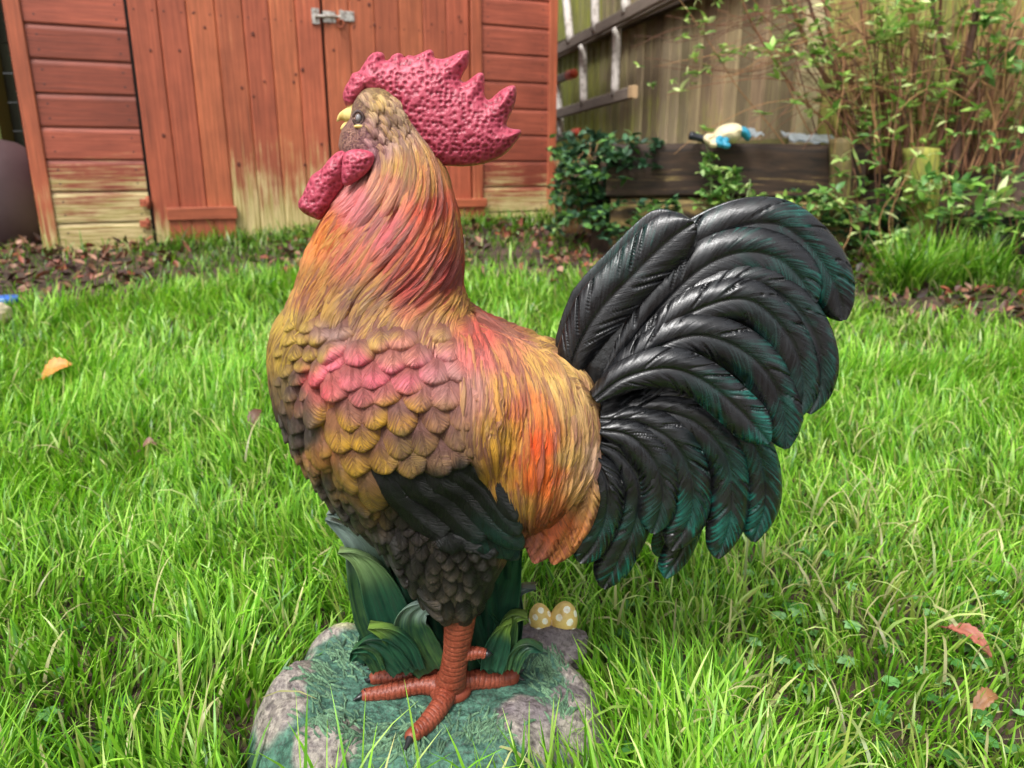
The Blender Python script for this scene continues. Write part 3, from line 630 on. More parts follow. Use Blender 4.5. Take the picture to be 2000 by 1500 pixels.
LV = [([(780,1295),(745,1190),(722,1105),(700,1050),(640,1006)],40,.012,.000,GT),([(800,1300),(770,1210),(735,1120),(700,1082),(664,1070)],34,-.002,-.010,LG*.8+GT*.3),([(820,1295),(800,1190),(775,1110),(750,1020)],48,.018,.012,MG),
 ([(850,1300),(818,1250),(806,1205),(828,1180),(856,1186)],32,-.012,-.024,GT),([(815,1300),(790,1255),(760,1228),(722,1216)],19,-.020,-.030,LG),([(790,1300),(755,1262),(725,1250),(692,1262)],20,-.022,-.032,MG*.8),([(745,1300),(728,1270),(700,1262),(686,1282)],12,-.026,-.034,MG),
 ([(930,1300),(950,1200),(985,1115),(1020,1050)],46,.012,.004,MG),([(985,1290),(1002,1200),(1010,1150),(1046,1140)],18,.016,.010,GT*.55),([(965,1295),(985,1245),(1000,1200),(1030,1196)],19,-.010,-.016,LG*.6),([(960,1300),(972,1255),(985,1222),(1000,1205)],20,-.016,-.02,LG),
 ([(860,1300),(870,1200),(880,1120),(870,1040)],55,.02,.02,MG),([(905,1300),(915,1200),(925,1120),(940,1040)],50,.022,.022,MG),([(720,1290),(742,1240),(760,1180),(790,1130)],30,.024,.024,MG),([(990,1300),(960,1250),(940,1200),(930,1150)],30,.0,.0,MG),([(1000,1300),(1010,1270),(1030,1255),(1060,1262)],12,-.02,-.02,DG*2),
 ([(715,1000),(690,985),(668,962),(650,952)],11,.0,-.005,DG*2.5),([(740,1040),(715,1010),(690,998),(642,996)],13,.004,-.002,GT)]
cm = MB()
for V, F, rel in inflate([(748,1300),(735,1200),(742,1110),(770,1020),(850,980),(950,985),(1015,1040),(1018,1100),(1006,1200),(1004,1300),(900,1320),(820,1320)], .003, D+.022, .030, edge=.05): V = V.copy(); V[:, 1] += .006*np.sin(V[:, 0]*260+V[:, 2]*30); cm.add(V, F, c1=DG, c2=MG*.8, fc=V*np.array([200., 200, 25]))
cm.build('leaf_clump', M_LEAF, statue)
for i, (p, hw, y0, y1, tc) in enumerate(LV): leaf(p, hw, D+y0, D+y1, DG, MG if i % 3 else LG*.5+MG*.5, tc, seed=i).build('leaf', M_LEAF, statue)
m_egg, nt, b = newmat('egg_paint'); b.inputs['Roughness'].default_value = .4
a_ = attr(nt, 'c1').outputs['Color']; lk(nt, mixc(nt, mapr(nt, noise(nt, objco(nt), 120), .5, .7), a_, mixc(nt, .5, a_, lin('c8923c', K))), b.inputs['Base Color'])
for (px, py, r, tilt) in [(1056,1207,.0118,-.1),(1101,1208,.0138,.08)]:
    c = onY(px, py, .655); u = np.linspace(0, 2*np.pi, 145); v = np.linspace(0, np.pi, 90); U, W = np.meshgrid(u, v)
    rad = r*np.sin(W)*(1-.16*np.cos(W)); hz = r*1.32*np.cos(W); x = rad*np.cos(U); y = rad*np.sin(U)
    G = np.stack([c[0]+x+tilt*hz, c[1]+y, c[2]+hz], -1); Nn = np.stack([x, y, hz], -1)/r
    cc = np.array(lin('e8c878', 1.0))+0*G
    for d in [(-.45, -.75, .55), (.35, -.85, .25), (-.2, -.9, -.5), (.75, -.3, .6), (0.1, -.5, 1.05), (-.9, -.3, -.1), (.6, -.75, -.55)]:
        dd = np.linalg.norm(Nn-np.array(d), axis=-1); cc = np.where((dd < .26+.05*(fbm(Nn[..., 0]*6, Nn[..., 2]*6)-.5))[..., None], np.array(lin('fffbea'))*1.1, cc)
    dn = sm(G[..., 2], c[2]-r*.75, c[2]-r*1.0)[..., None]; cc = cc*dn.clip(0, 1)*1.0+(1-dn)*k1 if False else cc
    mb = MB(); mb.grid(G, c1=cc); mb.build('egg', m_egg, statue)
er = MB(); u = np.linspace(0, 2*np.pi, 90); v = np.linspace(0, np.pi, 60); U, W = np.meshgrid(u, v); x, y, z = np.cos(U)*np.sin(W), np.sin(U)*np.sin(W), np.cos(W)
kk = 1+.5*(fbm(x*2+5, y*2+5, z*2+5)-.5)+.06*(fbm(x*12+5, y*12+5, z*12)-.5); pe = onY(1072, 1262, .648); G = np.stack([pe[0]+.040*x*kk, pe[1]+.026*y*kk, pe[2]+.024*z*kk], -1); er.grid(G, c1=k1, c2=k2, fc=G*120); er.build('egg_rock', M_ROCK, statue)
# ================================================================ THE GARDEN
def zg(x, y):
    x = np.asarray(x, float); y = np.asarray(y, float)
    s = .095*.25*np.log1p(np.exp(np.clip((y-.95)/.25, -30, 30))); s = np.where(y > 3.4, .095*2.45+.03*(y-3.4), s)
    return s + .018*(fbm(x*2.3, y*2.3)-.5)*np.clip((y-.75)*2, 0, 1)+.006*(fbm(x*9, y*9)-.5)*np.clip((y-.8)*2, 0, 1)
def onG(px, py):
    z = 0.
    for _ in range(25): p = onZ(px, py, min(z, .46)); z = .6*z+.4*float(zg(p[0], p[1]))
    return np.array([p[0], p[1], z])
EDGE_PX = [-400, 0, 120, 260, 400, 560, 900, 1200, 1400, 1640, 1800, 2000, 2400]; EDGE_PY = [600, 600, 592, 566, 540, 520, 508, 515, 545, 600, 620, 628, 640]
def lawnmask(x, y):            # 1 on the bright lawn, 0 in the leaf-strewn strip beyond it
    q = project(np.stack([x, y, zg(x, y)], -1)); e = np.interp(q[..., 0], EDGE_PX, EDGE_PY)+np.interp(q[..., 0], [0, 500, 800, 1300, 1600, 2000], [18, 4, 30, 34, 22, 30])
    e = e+(fbm(x*4, y*4)-.5)*60
    return np.where(y < 1.2, 1., sm(q[..., 1]-e, -14, 16))
# ground sheet
m_soil, nt, b = newmat('soil'); b.inputs['Roughness'].default_value = .9
n_ = noise(nt, objco(nt), 14, 6, .65); lk(nt, mixc(nt, mapr(nt, n_, .35, .65), lin('2a1f18'), lin('5a4638')), b.inputs['Base Color']); bump(nt, n_, .8, .02, b)
ax = np.concatenate([np.linspace(-30, -3, 20), np.linspace(-2.9, 2.9, 200), np.linspace(3, 30, 20)]); ay = np.concatenate([np.linspace(-20, -.2, 14), np.linspace(0, 4.5, 220), np.linspace(4.7, 40, 20)])
X, Y = np.meshgrid(ax, ay, indexing='ij'); mb = MB(); mb.grid(np.stack([X, Y, zg(X, np.clip(Y, 0, 8))], -1)); tag(mb.build('ground', m_soil), kind='structure')

# ---- grass
m_gr, nt, b = newmat('grass_blades'); a_ = attr(nt, 'c1').outputs['Color']
lk(nt, a_, b.inputs['Base Color']); b.inputs['Roughness'].default_value = .38; b.inputs['Specular IOR Level'].default_value = .45
tr = nd(nt, 'BsdfTranslucent'); lk(nt, mixc(nt, 1.0, a_, (1.1, 1.25, .55), 'MULTIPLY'), tr.inputs['Color']); mx = nd(nt, 'MixShader'); mx.inputs[0].default_value = .38
lk(nt, b.outputs[0], mx.inputs[1]); lk(nt, tr.outputs[0], mx.inputs[2]); lk(nt, mx.outputs[0], nt.nodes['Material Output'].inputs['Surface'])
GPAL = np.array([lin(c) for c in ('5c961e', '72b02c', '88c234', '9ed046', 'b4dc64', '467e1e', 'cce088', 'e0dc9c')])
def blades(x, y, h, w, pal_p, lean=.5, leanaz=None, bright=None, seg=5, z0=None):
    n = len(x); az = rng.uniform(0, 2*np.pi, n) if leanaz is None else leanaz+rng.normal(0, 1.1, n)
    cur = np.abs(rng.normal(lean, .35, n)); t = np.linspace(0, 1, seg+1)
    a = (.12+rng.random(n)*.3)[:, None]+cur[:, None]*t[None]**1.4*1.5             # tilt from vertical grows along the blade
    ds = (h/seg)[:, None]; hx = np.cumsum(np.sin(a)*ds, 1)-np.sin(a[:, :1])*ds; hz = np.cumsum(np.cos(a)*ds, 1)-np.cos(a[:, :1])*ds
    z = (zg(x, y) if z0 is None else z0)-.002
    P = np.stack([x[:, None]+hx*np.cos(az)[:, None], y[:, None]+hx*np.sin(az)[:, None], z[:, None]+np.maximum(hz, .001)], -1)
    ta = az+np.pi/2+rng.normal(0, .5, n); Wd = w[:, None]*np.clip(1-t**2.2, 0, 1)[None]**.8*.5+.00005
    L = np.stack([np.cos(ta), np.sin(ta), rng.normal(0, .25, n)], -1)[:, None]*Wd[..., None]
    G = np.stack([P-L, P+L], 2).reshape(n, -1, 3)
    k = np.arange(seg)*2; F = np.stack([k, k+1, k+3, k+2], -1)[None]+(np.arange(n)*(seg+1)*2)[:, None, None]
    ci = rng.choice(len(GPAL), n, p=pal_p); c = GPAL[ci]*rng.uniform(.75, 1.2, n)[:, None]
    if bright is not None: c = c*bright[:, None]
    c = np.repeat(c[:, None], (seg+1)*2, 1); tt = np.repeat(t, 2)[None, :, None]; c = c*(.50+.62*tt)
    return G.reshape(-1, 3), F.reshape(-1, 4), c.reshape(-1, 3)
def scatter(n, y0, y1, pad=.5):
    y = rng.uniform(y0, y1, int(n*2.2)); half = y*.72+pad; keep = rng.random(len(y)) < half/(y1*.72+pad); y = y[keep][:n]; half = half[keep][:n]
    return rng.uniform(-1, 1, len(y))*half, y
basem = lambda x, y: (np.hypot(x-BX, y-BY)/Rout(np.arctan2(y-BY, x-BX))) > .99
P1 = [.12, .20, .24, .20, .12, .06, .04, .02]
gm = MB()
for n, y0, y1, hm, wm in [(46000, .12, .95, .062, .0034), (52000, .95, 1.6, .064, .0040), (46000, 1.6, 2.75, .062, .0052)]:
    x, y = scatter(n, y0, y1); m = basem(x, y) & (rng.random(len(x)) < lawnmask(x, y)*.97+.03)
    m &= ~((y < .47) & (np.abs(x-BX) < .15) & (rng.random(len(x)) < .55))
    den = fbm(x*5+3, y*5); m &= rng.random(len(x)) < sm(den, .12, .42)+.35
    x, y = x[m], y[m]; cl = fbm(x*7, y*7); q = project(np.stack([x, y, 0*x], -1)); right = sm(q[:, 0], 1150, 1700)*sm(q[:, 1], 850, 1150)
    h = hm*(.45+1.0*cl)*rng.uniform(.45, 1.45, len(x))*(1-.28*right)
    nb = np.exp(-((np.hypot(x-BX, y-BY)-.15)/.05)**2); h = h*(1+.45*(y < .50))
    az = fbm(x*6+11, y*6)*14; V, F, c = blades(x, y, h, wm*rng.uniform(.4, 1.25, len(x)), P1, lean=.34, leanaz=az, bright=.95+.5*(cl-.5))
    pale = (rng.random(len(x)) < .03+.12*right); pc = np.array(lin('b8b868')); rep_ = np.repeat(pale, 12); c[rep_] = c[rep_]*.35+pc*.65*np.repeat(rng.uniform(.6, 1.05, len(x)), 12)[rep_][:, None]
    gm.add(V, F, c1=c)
for n, y0, y1 in [(1700, .25, 1.0), (1700, 1.0, 2.3)]:      # flattened straw and limp blades
    x, y = scatter(n, y0, y1); q = project(np.stack([x, y, 0*x], -1)); m = basem(x, y) & (rng.random(len(x)) < .25+.75*sm(q[:, 0], 900, 1700)); x, y = x[m], y[m]
    V, F, c = blades(x, y, rng.uniform(.04, .10, len(x)), .003*rng.uniform(.6, 1.2, len(x)), [0, 0, 0, .1, .1, 0, .4, .4], lean=1.3, z0=zg(x, y)+rng.uniform(.01, .04, len(x)), bright=rng.uniform(.5, 1.0, len(x))); gm.add(V, F, c1=c)
# thin, darker, tufty grass in the strip by the shed and the bed
x, y = scatter(46000, 2.0, 3.75, .3); tf = fbm(x*6+20, y*6); q = project(np.stack([x, y, zg(x, y)], -1))
wl = (x+1.76)*.419-(y-2.9)*.908            # distance in front of the shed wall
tuft = np.exp(-((wl-.10)/.16)**2)*(x < .35)
keep = (wl > .02) | (x > .22); keep &= rng.random(len(x)) < np.clip(sm(tf, .50, .68)*.45+tuft*.9+.04, 0, 1)
keep &= ~((x < -1.35) & (rng.random(len(x)) < .75)); keep &= ~((x > .3) & (y > 2.72))
x, y, tuft = x[keep], y[keep], tuft[keep]
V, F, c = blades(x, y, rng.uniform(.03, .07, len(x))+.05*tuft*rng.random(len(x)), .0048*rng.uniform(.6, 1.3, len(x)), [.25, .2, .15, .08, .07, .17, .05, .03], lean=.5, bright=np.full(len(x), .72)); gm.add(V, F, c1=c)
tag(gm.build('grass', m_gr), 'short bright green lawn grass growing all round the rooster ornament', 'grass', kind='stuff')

# ---- leaf helper
def leaves(mb, C, Dv, N, L, W, col, droop=.3, fold=.25):
    C = np.asarray(C, float); n = len(C); Dv = Dv/np.linalg.norm(Dv, axis=1)[:, None]; S = np.cross(Dv, N); S /= np.linalg.norm(S, axis=1)[:, None]+1e-9; N = np.cross(S, Dv)
    t = np.array([0, .2, .45, .72, 1.]); w = np.array([.08, .7, 1, .68, .03]); s = np.array([-1, 0, 1.])
    G = C[:, None, None]+Dv[:, None, None]*(t[None, :, None, None]*L[:, None, None, None])+S[:, None, None]*(s[None, None, :, None]*w[None, :, None, None]*W[:, None, None, None]*.5)
    G = G+N[:, None, None]*((np.abs(s)*fold)[None, None, :, None]*w[None, :, None, None]*W[:, None, None, None]*.5-(droop*t**2)[None, :, None, None]*L[:, None, None, None])
    i = np.arange(15).reshape(5, 3); F = np.stack([i[:-1, :-1], i[1:, :-1], i[1:, 1:], i[:-1, 1:]], -1).reshape(-1, 4)[None]+(np.arange(n)*15)[:, None, None]
    mb.add(G.reshape(-1, 3), F.reshape(-1, 4), c1=np.repeat(col, 15, 0))
def rdir(n, up=.0, s=1.): v = rng.normal(0, 1, (n, 3)); v /= np.linalg.norm(v, axis=1)[:, None]; v[:, 2] = v[:, 2]*s+up; return v/np.linalg.norm(v, axis=1)[:, None]
def rosette(mb, c, n, L, W, cols, up=.3):
    d = rdir(n, up, .5); nn = np.array([0, 0, 1.])+rng.normal(0, .3, (n, 3)); k = rng.integers(0, len(cols), n); col = np.array(cols)[k]*rng.uniform(.7, 1.25, n)[:, None]
    leaves(mb, np.repeat([c], n, 0), d, nn, L*rng.uniform(.6, 1.2, n), W*rng.uniform(.7, 1.2, n), col)
m_leafy, nt, b = newmat('green_leaves'); a_ = attr(nt, 'c1').outputs['Color']; lk(nt, a_, b.inputs['Base Color']); b.inputs['Roughness'].default_value = .45
tr = nd(nt, 'BsdfTranslucent'); lk(nt, a_, tr.inputs['Color']); mx = nd(nt, 'MixShader'); mx.inputs[0].default_value = .3
lk(nt, b.outputs[0], mx.inputs[1]); lk(nt, tr.outputs[0], mx.inputs[2]); lk(nt, mx.outputs[0], nt.nodes['Material Output'].inputs['Surface'])
# ground cover: small round-lobed weeds among the grass at the right
gc = MB()
for _ in range(230):
    px, py = random.uniform(1180, 2000), random.uniform(1020, 1560)
    if random.random() < .25: px, py = random.uniform(-50, 2000), random.uniform(900, 1500)
    p = onZ(px, py, 0); 
    if not basem(p[0], p[1]): continue
    n = random.randint(3, 6); a0 = random.random()*6.3; h = random.uniform(.004, .022); d = np.array([[math.cos(a0+i*6.28/n), math.sin(a0+i*6.28/n), .1] for i in range(n)])
    c = np.array(lin(random.choice(['5c9a4c', '74ac60', '4a8438', '88b878'])))*random.uniform(.7, 1.1)
    leaves(gc, np.repeat([[p[0], p[1], float(zg(p[0], p[1]))+h]], n, 0), d, np.repeat([[0, 0, 1.]], n, 0)+rng.normal(0, .15, (n, 3)), np.full(n, random.uniform(.007, .013)), np.full(n, random.uniform(.007, .012)), np.repeat([c], n, 0), droop=.2)
tag(gc.build('ground_cover', m_leafy), 'small soft green weeds scattered low among the lawn grass', 'weeds', kind='stuff')
# ---- leaf litter
m_dead, nt, b = newmat('dead_leaves'); a_ = attr(nt, 'c1').outputs['Color']; n_ = noise(nt, objco(nt), 90, 3); lk(nt, mixc(nt, 1.0, a_, mixc(nt, n_, (.5, .5, .5), (1.3, 1.2, 1.1)), 'MULTIPLY'), b.inputs['Base Color']); b.inputs['Roughness'].default_value = .55
lt = MB(); x, y = scatter(11000, 1.95, 4.4, .6); q = project(np.stack([x, y, zg(x, y)], -1)); lm = lawnmask(x, y)
wl = (x+1.76)*.419-(y-2.9)*.908; patchy = np.maximum(fbm(x*3+40, y*3), .0)
keep = ((wl > .03) | (x > .22) | (x < -1.80)) & (rng.random(len(x)) < (1-lm)*sm(patchy, .22, .52)*(1-.75*np.exp(-((q[:, 0]-430)/170)**2))) & ~((x > .3) & (y > 2.7))
keep |= ((x < -1.5) & (y > 2.1) & (wl > .02) & (rng.random(len(x)) < .8)); keep |= (x < -1.8) & (y > 2.2)
x, y = x[keep], y[keep]; n = len(x); z = zg(x, y)+rng.uniform(.002, .03, n)
dc = np.array([lin(c) for c in ('5e3a2c', '7a5242', '4a3028', '8c6450', '3a2824', 'a07a64', '94523c')])[rng.integers(0, 7, n)]*rng.uniform(.6, 1.1, n)[:, None]
leaves(lt, np.stack([x, y, z], -1), rdir(n, .1, .35), np.array([0, 0, 1.])+rng.normal(0, .45, (n, 3)), rng.uniform(.02, .05, n), rng.uniform(.014, .03, n), dc, droop=-.3, fold=.6)
tag(lt.build('leaf_litter', m_dead), 'brown fallen leaves lying on the bare strip before the shed and flower bed', 'leaf litter', kind='stuff')
def dead_leaf(px, py, L, W, az, cols, label, h=.045):
    p = onG(px, py+25); p[2] += h; mb = MB(); n = 22; t = np.linspace(0, 1, n); s = np.linspace(-1, 1, 11); T_, S_ = np.meshgrid(t, s, indexing='ij')
    w = np.sin(np.pi*T_**.8)**.7*(1+.12*np.sin(T_*40)); u = (T_-.5)*L; v = S_*w*W*.5
    z = .012*np.sin(T_*3.1)+.35*np.abs(v)+.004*(fbm(T_*6+az, S_*3)-.5); yy_ = u*math.sin(az)+v*math.cos(az); G = np.stack([p[0]+u*math.cos(az)-v*math.sin(az), p[1]+yy_*.8, p[2]+z*.8+u*.12+yy_*.55], -1)
    f = fbm(T_*5+az*3, S_*4)[..., None]; c = np.array(lin(cols[0]))*(1-f)+np.array(lin(cols[1]))*f
    G2 = G.copy(); G2[..., 2] -= .0008; mb.grid(G, c1=c); mb.grid(G2[:, ::-1], c1=c[:, ::-1])
    st = np.array([G[0, 5], G[0, 5]-np.array([math.cos(az)*.012, math.sin(az)*.012, .004])]); tube(mb, st, .0009, 6, c1=lin(cols[0]))
    tag(mb.build('fallen_leaf', m_dead), label, 'fallen leaf', 'single fallen leaves on the lawn')
dead_leaf(118, 742, .060, .040, .5, ('b8702c', 'e0a050'), 'orange curled leaf lying on the grass at the left of the ornament')
dead_leaf(503, 845, .045, .020, 1.3, ('4a3024', '6e4c38'), 'dark brown leaf upright in the grass just left of the rooster breast')
dead_leaf(1884, 1278, .048, .016, -.9, ('8a4c3c', 'b87464'), 'long reddish brown leaf on the grass at the lower right', h=.03)
dead_leaf(1918, 1385, .030, .014, .4, ('7a5034', '9a7048'), 'small tan leaf half hidden in grass below the reddish leaf', h=.018)
dead_leaf(296, 882, .025, .014, .2, ('6a4a40', '8a6a5c'), 'tiny grey-brown leaf deep in the grass between the two left leaves', h=.03)

# ---- timber material: colour c1 per board, c2.x = weathering height mask, grain along attribute fc
def woodmat(name, rough=.6, moss=('94904e', 'd8c894'), grain=.35, mossk=1.0, g2=None):
    m, nt, b = newmat(name); c = attr(nt, 'c1').outputs['Color']; fc = attr(nt, 'fc').outputs['Vector']; mk = nd(nt, 'SeparateXYZ'); lk(nt, attr(nt, 'c2').outputs['Vector'], mk.inputs[0])
    g = noise(nt, fc, 1.0, 4, .65); big = noise(nt, objco(nt), 4.5, 4, .6)
    c = mixc(nt, 1.0, c, mixc(nt, mapr(nt, g, .3, .7), (1-grain*1.3,)*3, (1+grain*.6,)*3), 'MULTIPLY')
    c = mixc(nt, 1.0, c, mixc(nt, mapr(nt, big, .3, .7), (.76, .74, .74), (1.16, 1.15, 1.12)), 'MULTIPLY')
    th = mth(nt, 'ADD', mth(nt, 'MULTIPLY', g, 1.2), mth(nt, 'MULTIPLY', big, .7)); th = mth(nt, 'ADD', th, mth(nt, 'MULTIPLY', mk.outputs[0], .62))
    f = mapr(nt, th, 1.22, 1.44); col2 = mixc(nt, mapr(nt, noise(nt, fc, 1.7, 3), .4, .6), lin(moss[0]), lin(moss[1]))
    c = mixc(nt, mth(nt, 'MULTIPLY', f, .85*mossk), c, col2); lk(nt, c, b.inputs['Base Color']); b.inputs['Roughness'].default_value = rough
    bump(nt, g, .35, .003, b); return m
M_SHED = woodmat('red_brown_stained_timber', rough=.5)
A_ = np.array([-1.76, 2.9]); U_ = np.array([.908, .419]); N_ = np.array([.419, -.908]); Z0 = .19
def Wm(V): V = np.asarray(V, float); return np.concatenate([A_+V[..., :1]*U_+V[..., 1:2]*N_, V[..., 2:3]], -1)
def wst(px, py):
    d = ray(px, py); t = (N_@A_)/(N_@d[:2]); P = CAMP+d*t; return (P[:2]-A_)@U_, P[2]
shed = empty('shed', (A_[0]+U_[0]*1.07-N_[0]*.8, A_[1]+U_[1]*1.07-N_[1]*.8, .19)); tag(shed, 'red-brown timber garden shed with double doors and paint worn off near the ground', 'shed')
SL = 2.148; sA = wst(258, 60)[0]; sA2 = wst(292, 380)[0]; sG = (wst(622, 20)[0]+wst(646, 260)[0])/2; sR = (wst(914, 60)[0]+wst(916, 300)[0])/2; sT = wst(938, 200)[0]
sD = (sA+sA2)/2
red1, red2, red3 = [np.array(lin(c)) for c in ('a4543f', 'b05e40', '8a4230')]
def weather(V, z0, z1): return np.stack([1-sm(V[..., 2]-Z0, z0, z1), V[..., 0]*0, V[..., 0]*0], -1)
def cladding(s0, s1, name, MP=Wm, zmax=1.95, par=shed, n=None, o0=.0, z_off=wst(150, 49)[1], seed=0):
    mb = MB(); pit = .1155; k0 = int(math.floor((Z0-z_off)/pit)); r_ = random.Random(seed)
    for k in range(k0, int((zmax-z_off)/pit)+1):
        z = z_off+k*pit; prof = np.array([(.0, z), (.013, z), (.0135, z+.003), (.013, z+pit*.80), (.0115, z+pit*.86), (.007, z+pit*.93), (.005, z+pit*.985), (.005, z+pit), (.0, z+pit)])
        ss = np.linspace(s0, s1, 9); G = np.array([[(s, o0+o, zz) for (o, zz) in prof] for s in ss])
        wz = G.copy(); c = (red1 if r_.random() < .6 else red3*.5+red1*.5)*r_.uniform(.88, 1.12); c2 = weather(G, -.05, .56)
        mb.grid(MP(G)[:, ::-1], c1=c, c2=c2[:, ::-1], fc=np.stack([G[..., 0]*5, G[..., 1]*160, G[..., 2]*160+k*9], -1)[:, ::-1])
        for zz, ns in ((z+.025, r_.uniform(0, 1)), (z+.075, 0)):            # nail heads at the board ends
            for s in (s0+.035, s1-.03):
                u = np.linspace(0, 6.283, 9)[:-1]; V = MP(np.array([[s, o0+.0145, zz]]+[[s+.0035*math.cos(a), o0+.0138, zz+.0035*math.sin(a)] for a in u])); mb.add(V, [[0, i+1, (i+1) % 8+1] for i in range(8)], c1=(.05, .03, .03), c2=(0., 0, 0), fc=(0., 0, 0))
    return mb.build(name, M_SHED, par, smooth=False)
def sbox(mb, s0, s1, o0, o1, z0, z1, c, w0=.0, w1=.12, vert=True, MP=Wm, bev=.003):
    # a board with chamfered front edges
    xs = [(s0, o0), (s0, o1-bev), (s0+bev, o1), (s1-bev, o1), (s1, o1-bev), (s1, o0), (s0, o0)]; zs = [z0, z0+(z1-z0)*.12, z0+(z1-z0)*.3, z0+(z1-z0)*.6, z1-bev, z1]
    G = np.array([[(s, (o if (z < z1 or o == o0) else min(o, o1-bev)), z) for s, o in xs] for z in zs]); k = random.random()*50
    f = np.stack([G[..., 0]*170+k, G[..., 1]*170, G[..., 2]*4], -1) if vert else np.stack([G[..., 0]*5, G[..., 1]*160, G[..., 2]*160+k], -1)
    mb.grid(MP(G), c1=c, c2=weather(G, w0, w1), fc=f)
    for z in (z0, z1):
        V = np.array([(s0, o0, z), (s1, o0, z), (s1, o1-(bev if z == z1 else 0), z), (s0, o1-(bev if z == z1 else 0), z)]); mb.add(MP(V), [[0, 1, 2, 3]] if z == z1 else [[3, 2, 1, 0]], c1=c, c2=weather(V, w0, w1), fc=f.reshape(-1, 3)[:4])
cladding(.045, sD-.012, 'wall_cladding', seed=1); cladding(sT, SL-.03, 'wall_cladding', seed=2)
mb = MB(); sbox(mb, -.008, .045, -.0, .022, Z0-.05, 1.95, red2*1.0, .0, .25); mb.build('corner_trim', M_SHED, shed, False)
mb = MB(); sbox(mb, SL-.03, SL+.012, -.0, .022, Z0-.05, 1.95, red2*1.05, .0, .3); mb.build('corner_trim', M_SHED, shed, False)
mb = MB(); sbox(mb, sR+.006, sT, .0, .028, Z0, 1.95, red2*.95, .0, .3); mb.build('door_frame', M_SHED, shed, False)
mb = MB(); mb.box(.04, SL-.02, -.03, -.004, Z0-.05, 1.95, M=Wm, c1=(.02, .012, .01), c2=(0., 0, 0), fc=(0., 0, 0)); mb.build('wall_back', M_SHED, shed, False)
def door(s0, s1, bw, seed, w1, label=None):
    mb = MB(); r_ = random.Random(seed); n = round((s1-s0)/bw); e = np.linspace(s0, s1, n+1)
    for i in range(n):
        c = red2*r_.uniform(.86, 1.14)*np.array([1, r_.uniform(.92, 1.1), 1]); ww = w1(((e[i]+e[i+1])/2))
        sbox(mb, e[i]+.0006, e[i+1]-.0006, .0, .022+r_.uniform(-.001, .001), Z0+.02, 1.9, c, ww[0], ww[1], bev=.0045)
        for zz in [wst(400, 30)[1]-.0]:
            for s in (e[i]+.02, e[i+1]-.02):
                u = np.linspace(0, 6.283, 9)[:-1]; V = Wm(np.array([[s, .0237, zz]]+[[s+.0032*math.cos(a), .0232, zz+.0032*math.sin(a)] for a in u])); mb.add(V, [[0, i_+1, (i_+1) % 8+1] for i_ in range(8)], c1=(.04, .02, .02), c2=(0., 0, 0), fc=(0., 0, 0))
    mb.box(s0+.003, s1-.003, -.002, .010, Z0+.03, 1.89, M=Wm, c1=red3*.25, c2=(0., 0, 0), fc=(0., 0, 0))
    for _ in range(16):                      # knots
        s = r_.uniform(s0+.03, s1-.03); zz = r_.uniform(Z0+.25, 1.2); rr_ = r_.uniform(.004, .008); u = np.linspace(0, 6.283, 11)[:-1]
        V = Wm(np.array([[s, .0245, zz]]+[[s+rr_*math.cos(a), .0236, zz+rr_*1.2*math.sin(a)] for a in u])); mb.add(V, [[0, i_+1, (i_+1) % 10+1] for i_ in range(10)], c1=red3*.5, c2=(0., 0, 0), fc=(0., 0, 0))
    return mb.build('door', M_SHED, shed, False)
w_left = lambda s: (.02, .16) if s < wst(465, 300)[0] else (-.05, .66)
dl = door(sD, sG-.005, .105, 4, w_left); dr = door(sG+.005, sR, .098, 5, lambda s: (.02, .22))
def ledge(p0, p1, p2, par):
    s0, z1 = wst(*p0); s1, z0 = wst(*p1); zb = wst(p2[0], p2[1])[1]
    mb = MB(); sbox(mb, s0, s1, .024, .048, z0, z1, red2, 0, .0, vert=False); mb.build('door_ledge', M_SHED, par, False)
    mb = MB(); e = np.linspace(s0+.004, s1-.006, 4)
    for i in range(3): sbox(mb, e[i]+.0006, e[i+1]-.0006, .024, .038, zb-.05, z0-.001, red2*.92, 0, .06)
    mb.build('door_skirt', M_SHED, par, False)
ledge((324, 405), (462, 425), (400, 462), dl); ledge((882, 388), (944, 402), (900, 440), dr)
# bolt and hinges
m_metal, nt, b = newmat('galvanised_metal'); b.inputs['Metallic'].default_value = .7; b.inputs['Roughness'].default_value = .45
lk(nt, mixc(nt, mapr(nt, noise(nt, objco(nt), 70), .45, .65), lin('d8d4cc'), lin('8a7468')), b.inputs['Base Color'])
m_rust, nt, b = newmat('rusty_metal'); b.inputs['Roughness'].default_value = .8
lk(nt, mixc(nt, mapr(nt, noise(nt, objco(nt), 60), .4, .6), lin('7a3a26'), lin('a85a3c')), b.inputs['Base Color'])
def rl(p): s, z = wst(*p); return s, z
mb = MB(); s0, z0 = wst(607, 46); s1, z1 = wst(620, 22); mb.box(s0, s1, .024, .030, z0-.004, z1+.006, M=Wm)
s0, zc = wst(612, 35); s1, zc2 = wst(662, 36); tube(mb, Wm(np.array([[s0, .036, zc], [(s0+s1)/2, .036, zc2], [s1, .036, zc2]])), .0055, 12)
s0, z0 = wst(660, 42); s1, z1 = wst(688, 25); mb.box(s0, s1, .024, .029, z0, z1, M=Wm); mb.box(s0, s0+.010, .029, .044, z0, z1, M=Wm)
s2 = wst(628, 30)[0]; mb.box(s2, s2+.05, .0235, .027, zc2-.022, zc2+.020, M=Wm); mb.build('bolt', m_metal, dr, False)
sr, zr = wst(661, 47); th = np.linspace(0, 2*np.pi, 25); mb = MB(); tube(mb, Wm(np.stack([sr+.011*np.cos(th), .040+.006*np.cos(th), zr-.004+.015*np.sin(th)], -1)), .0032, 8, cap=False); mb.build('bolt_ring', m_rust, dr)
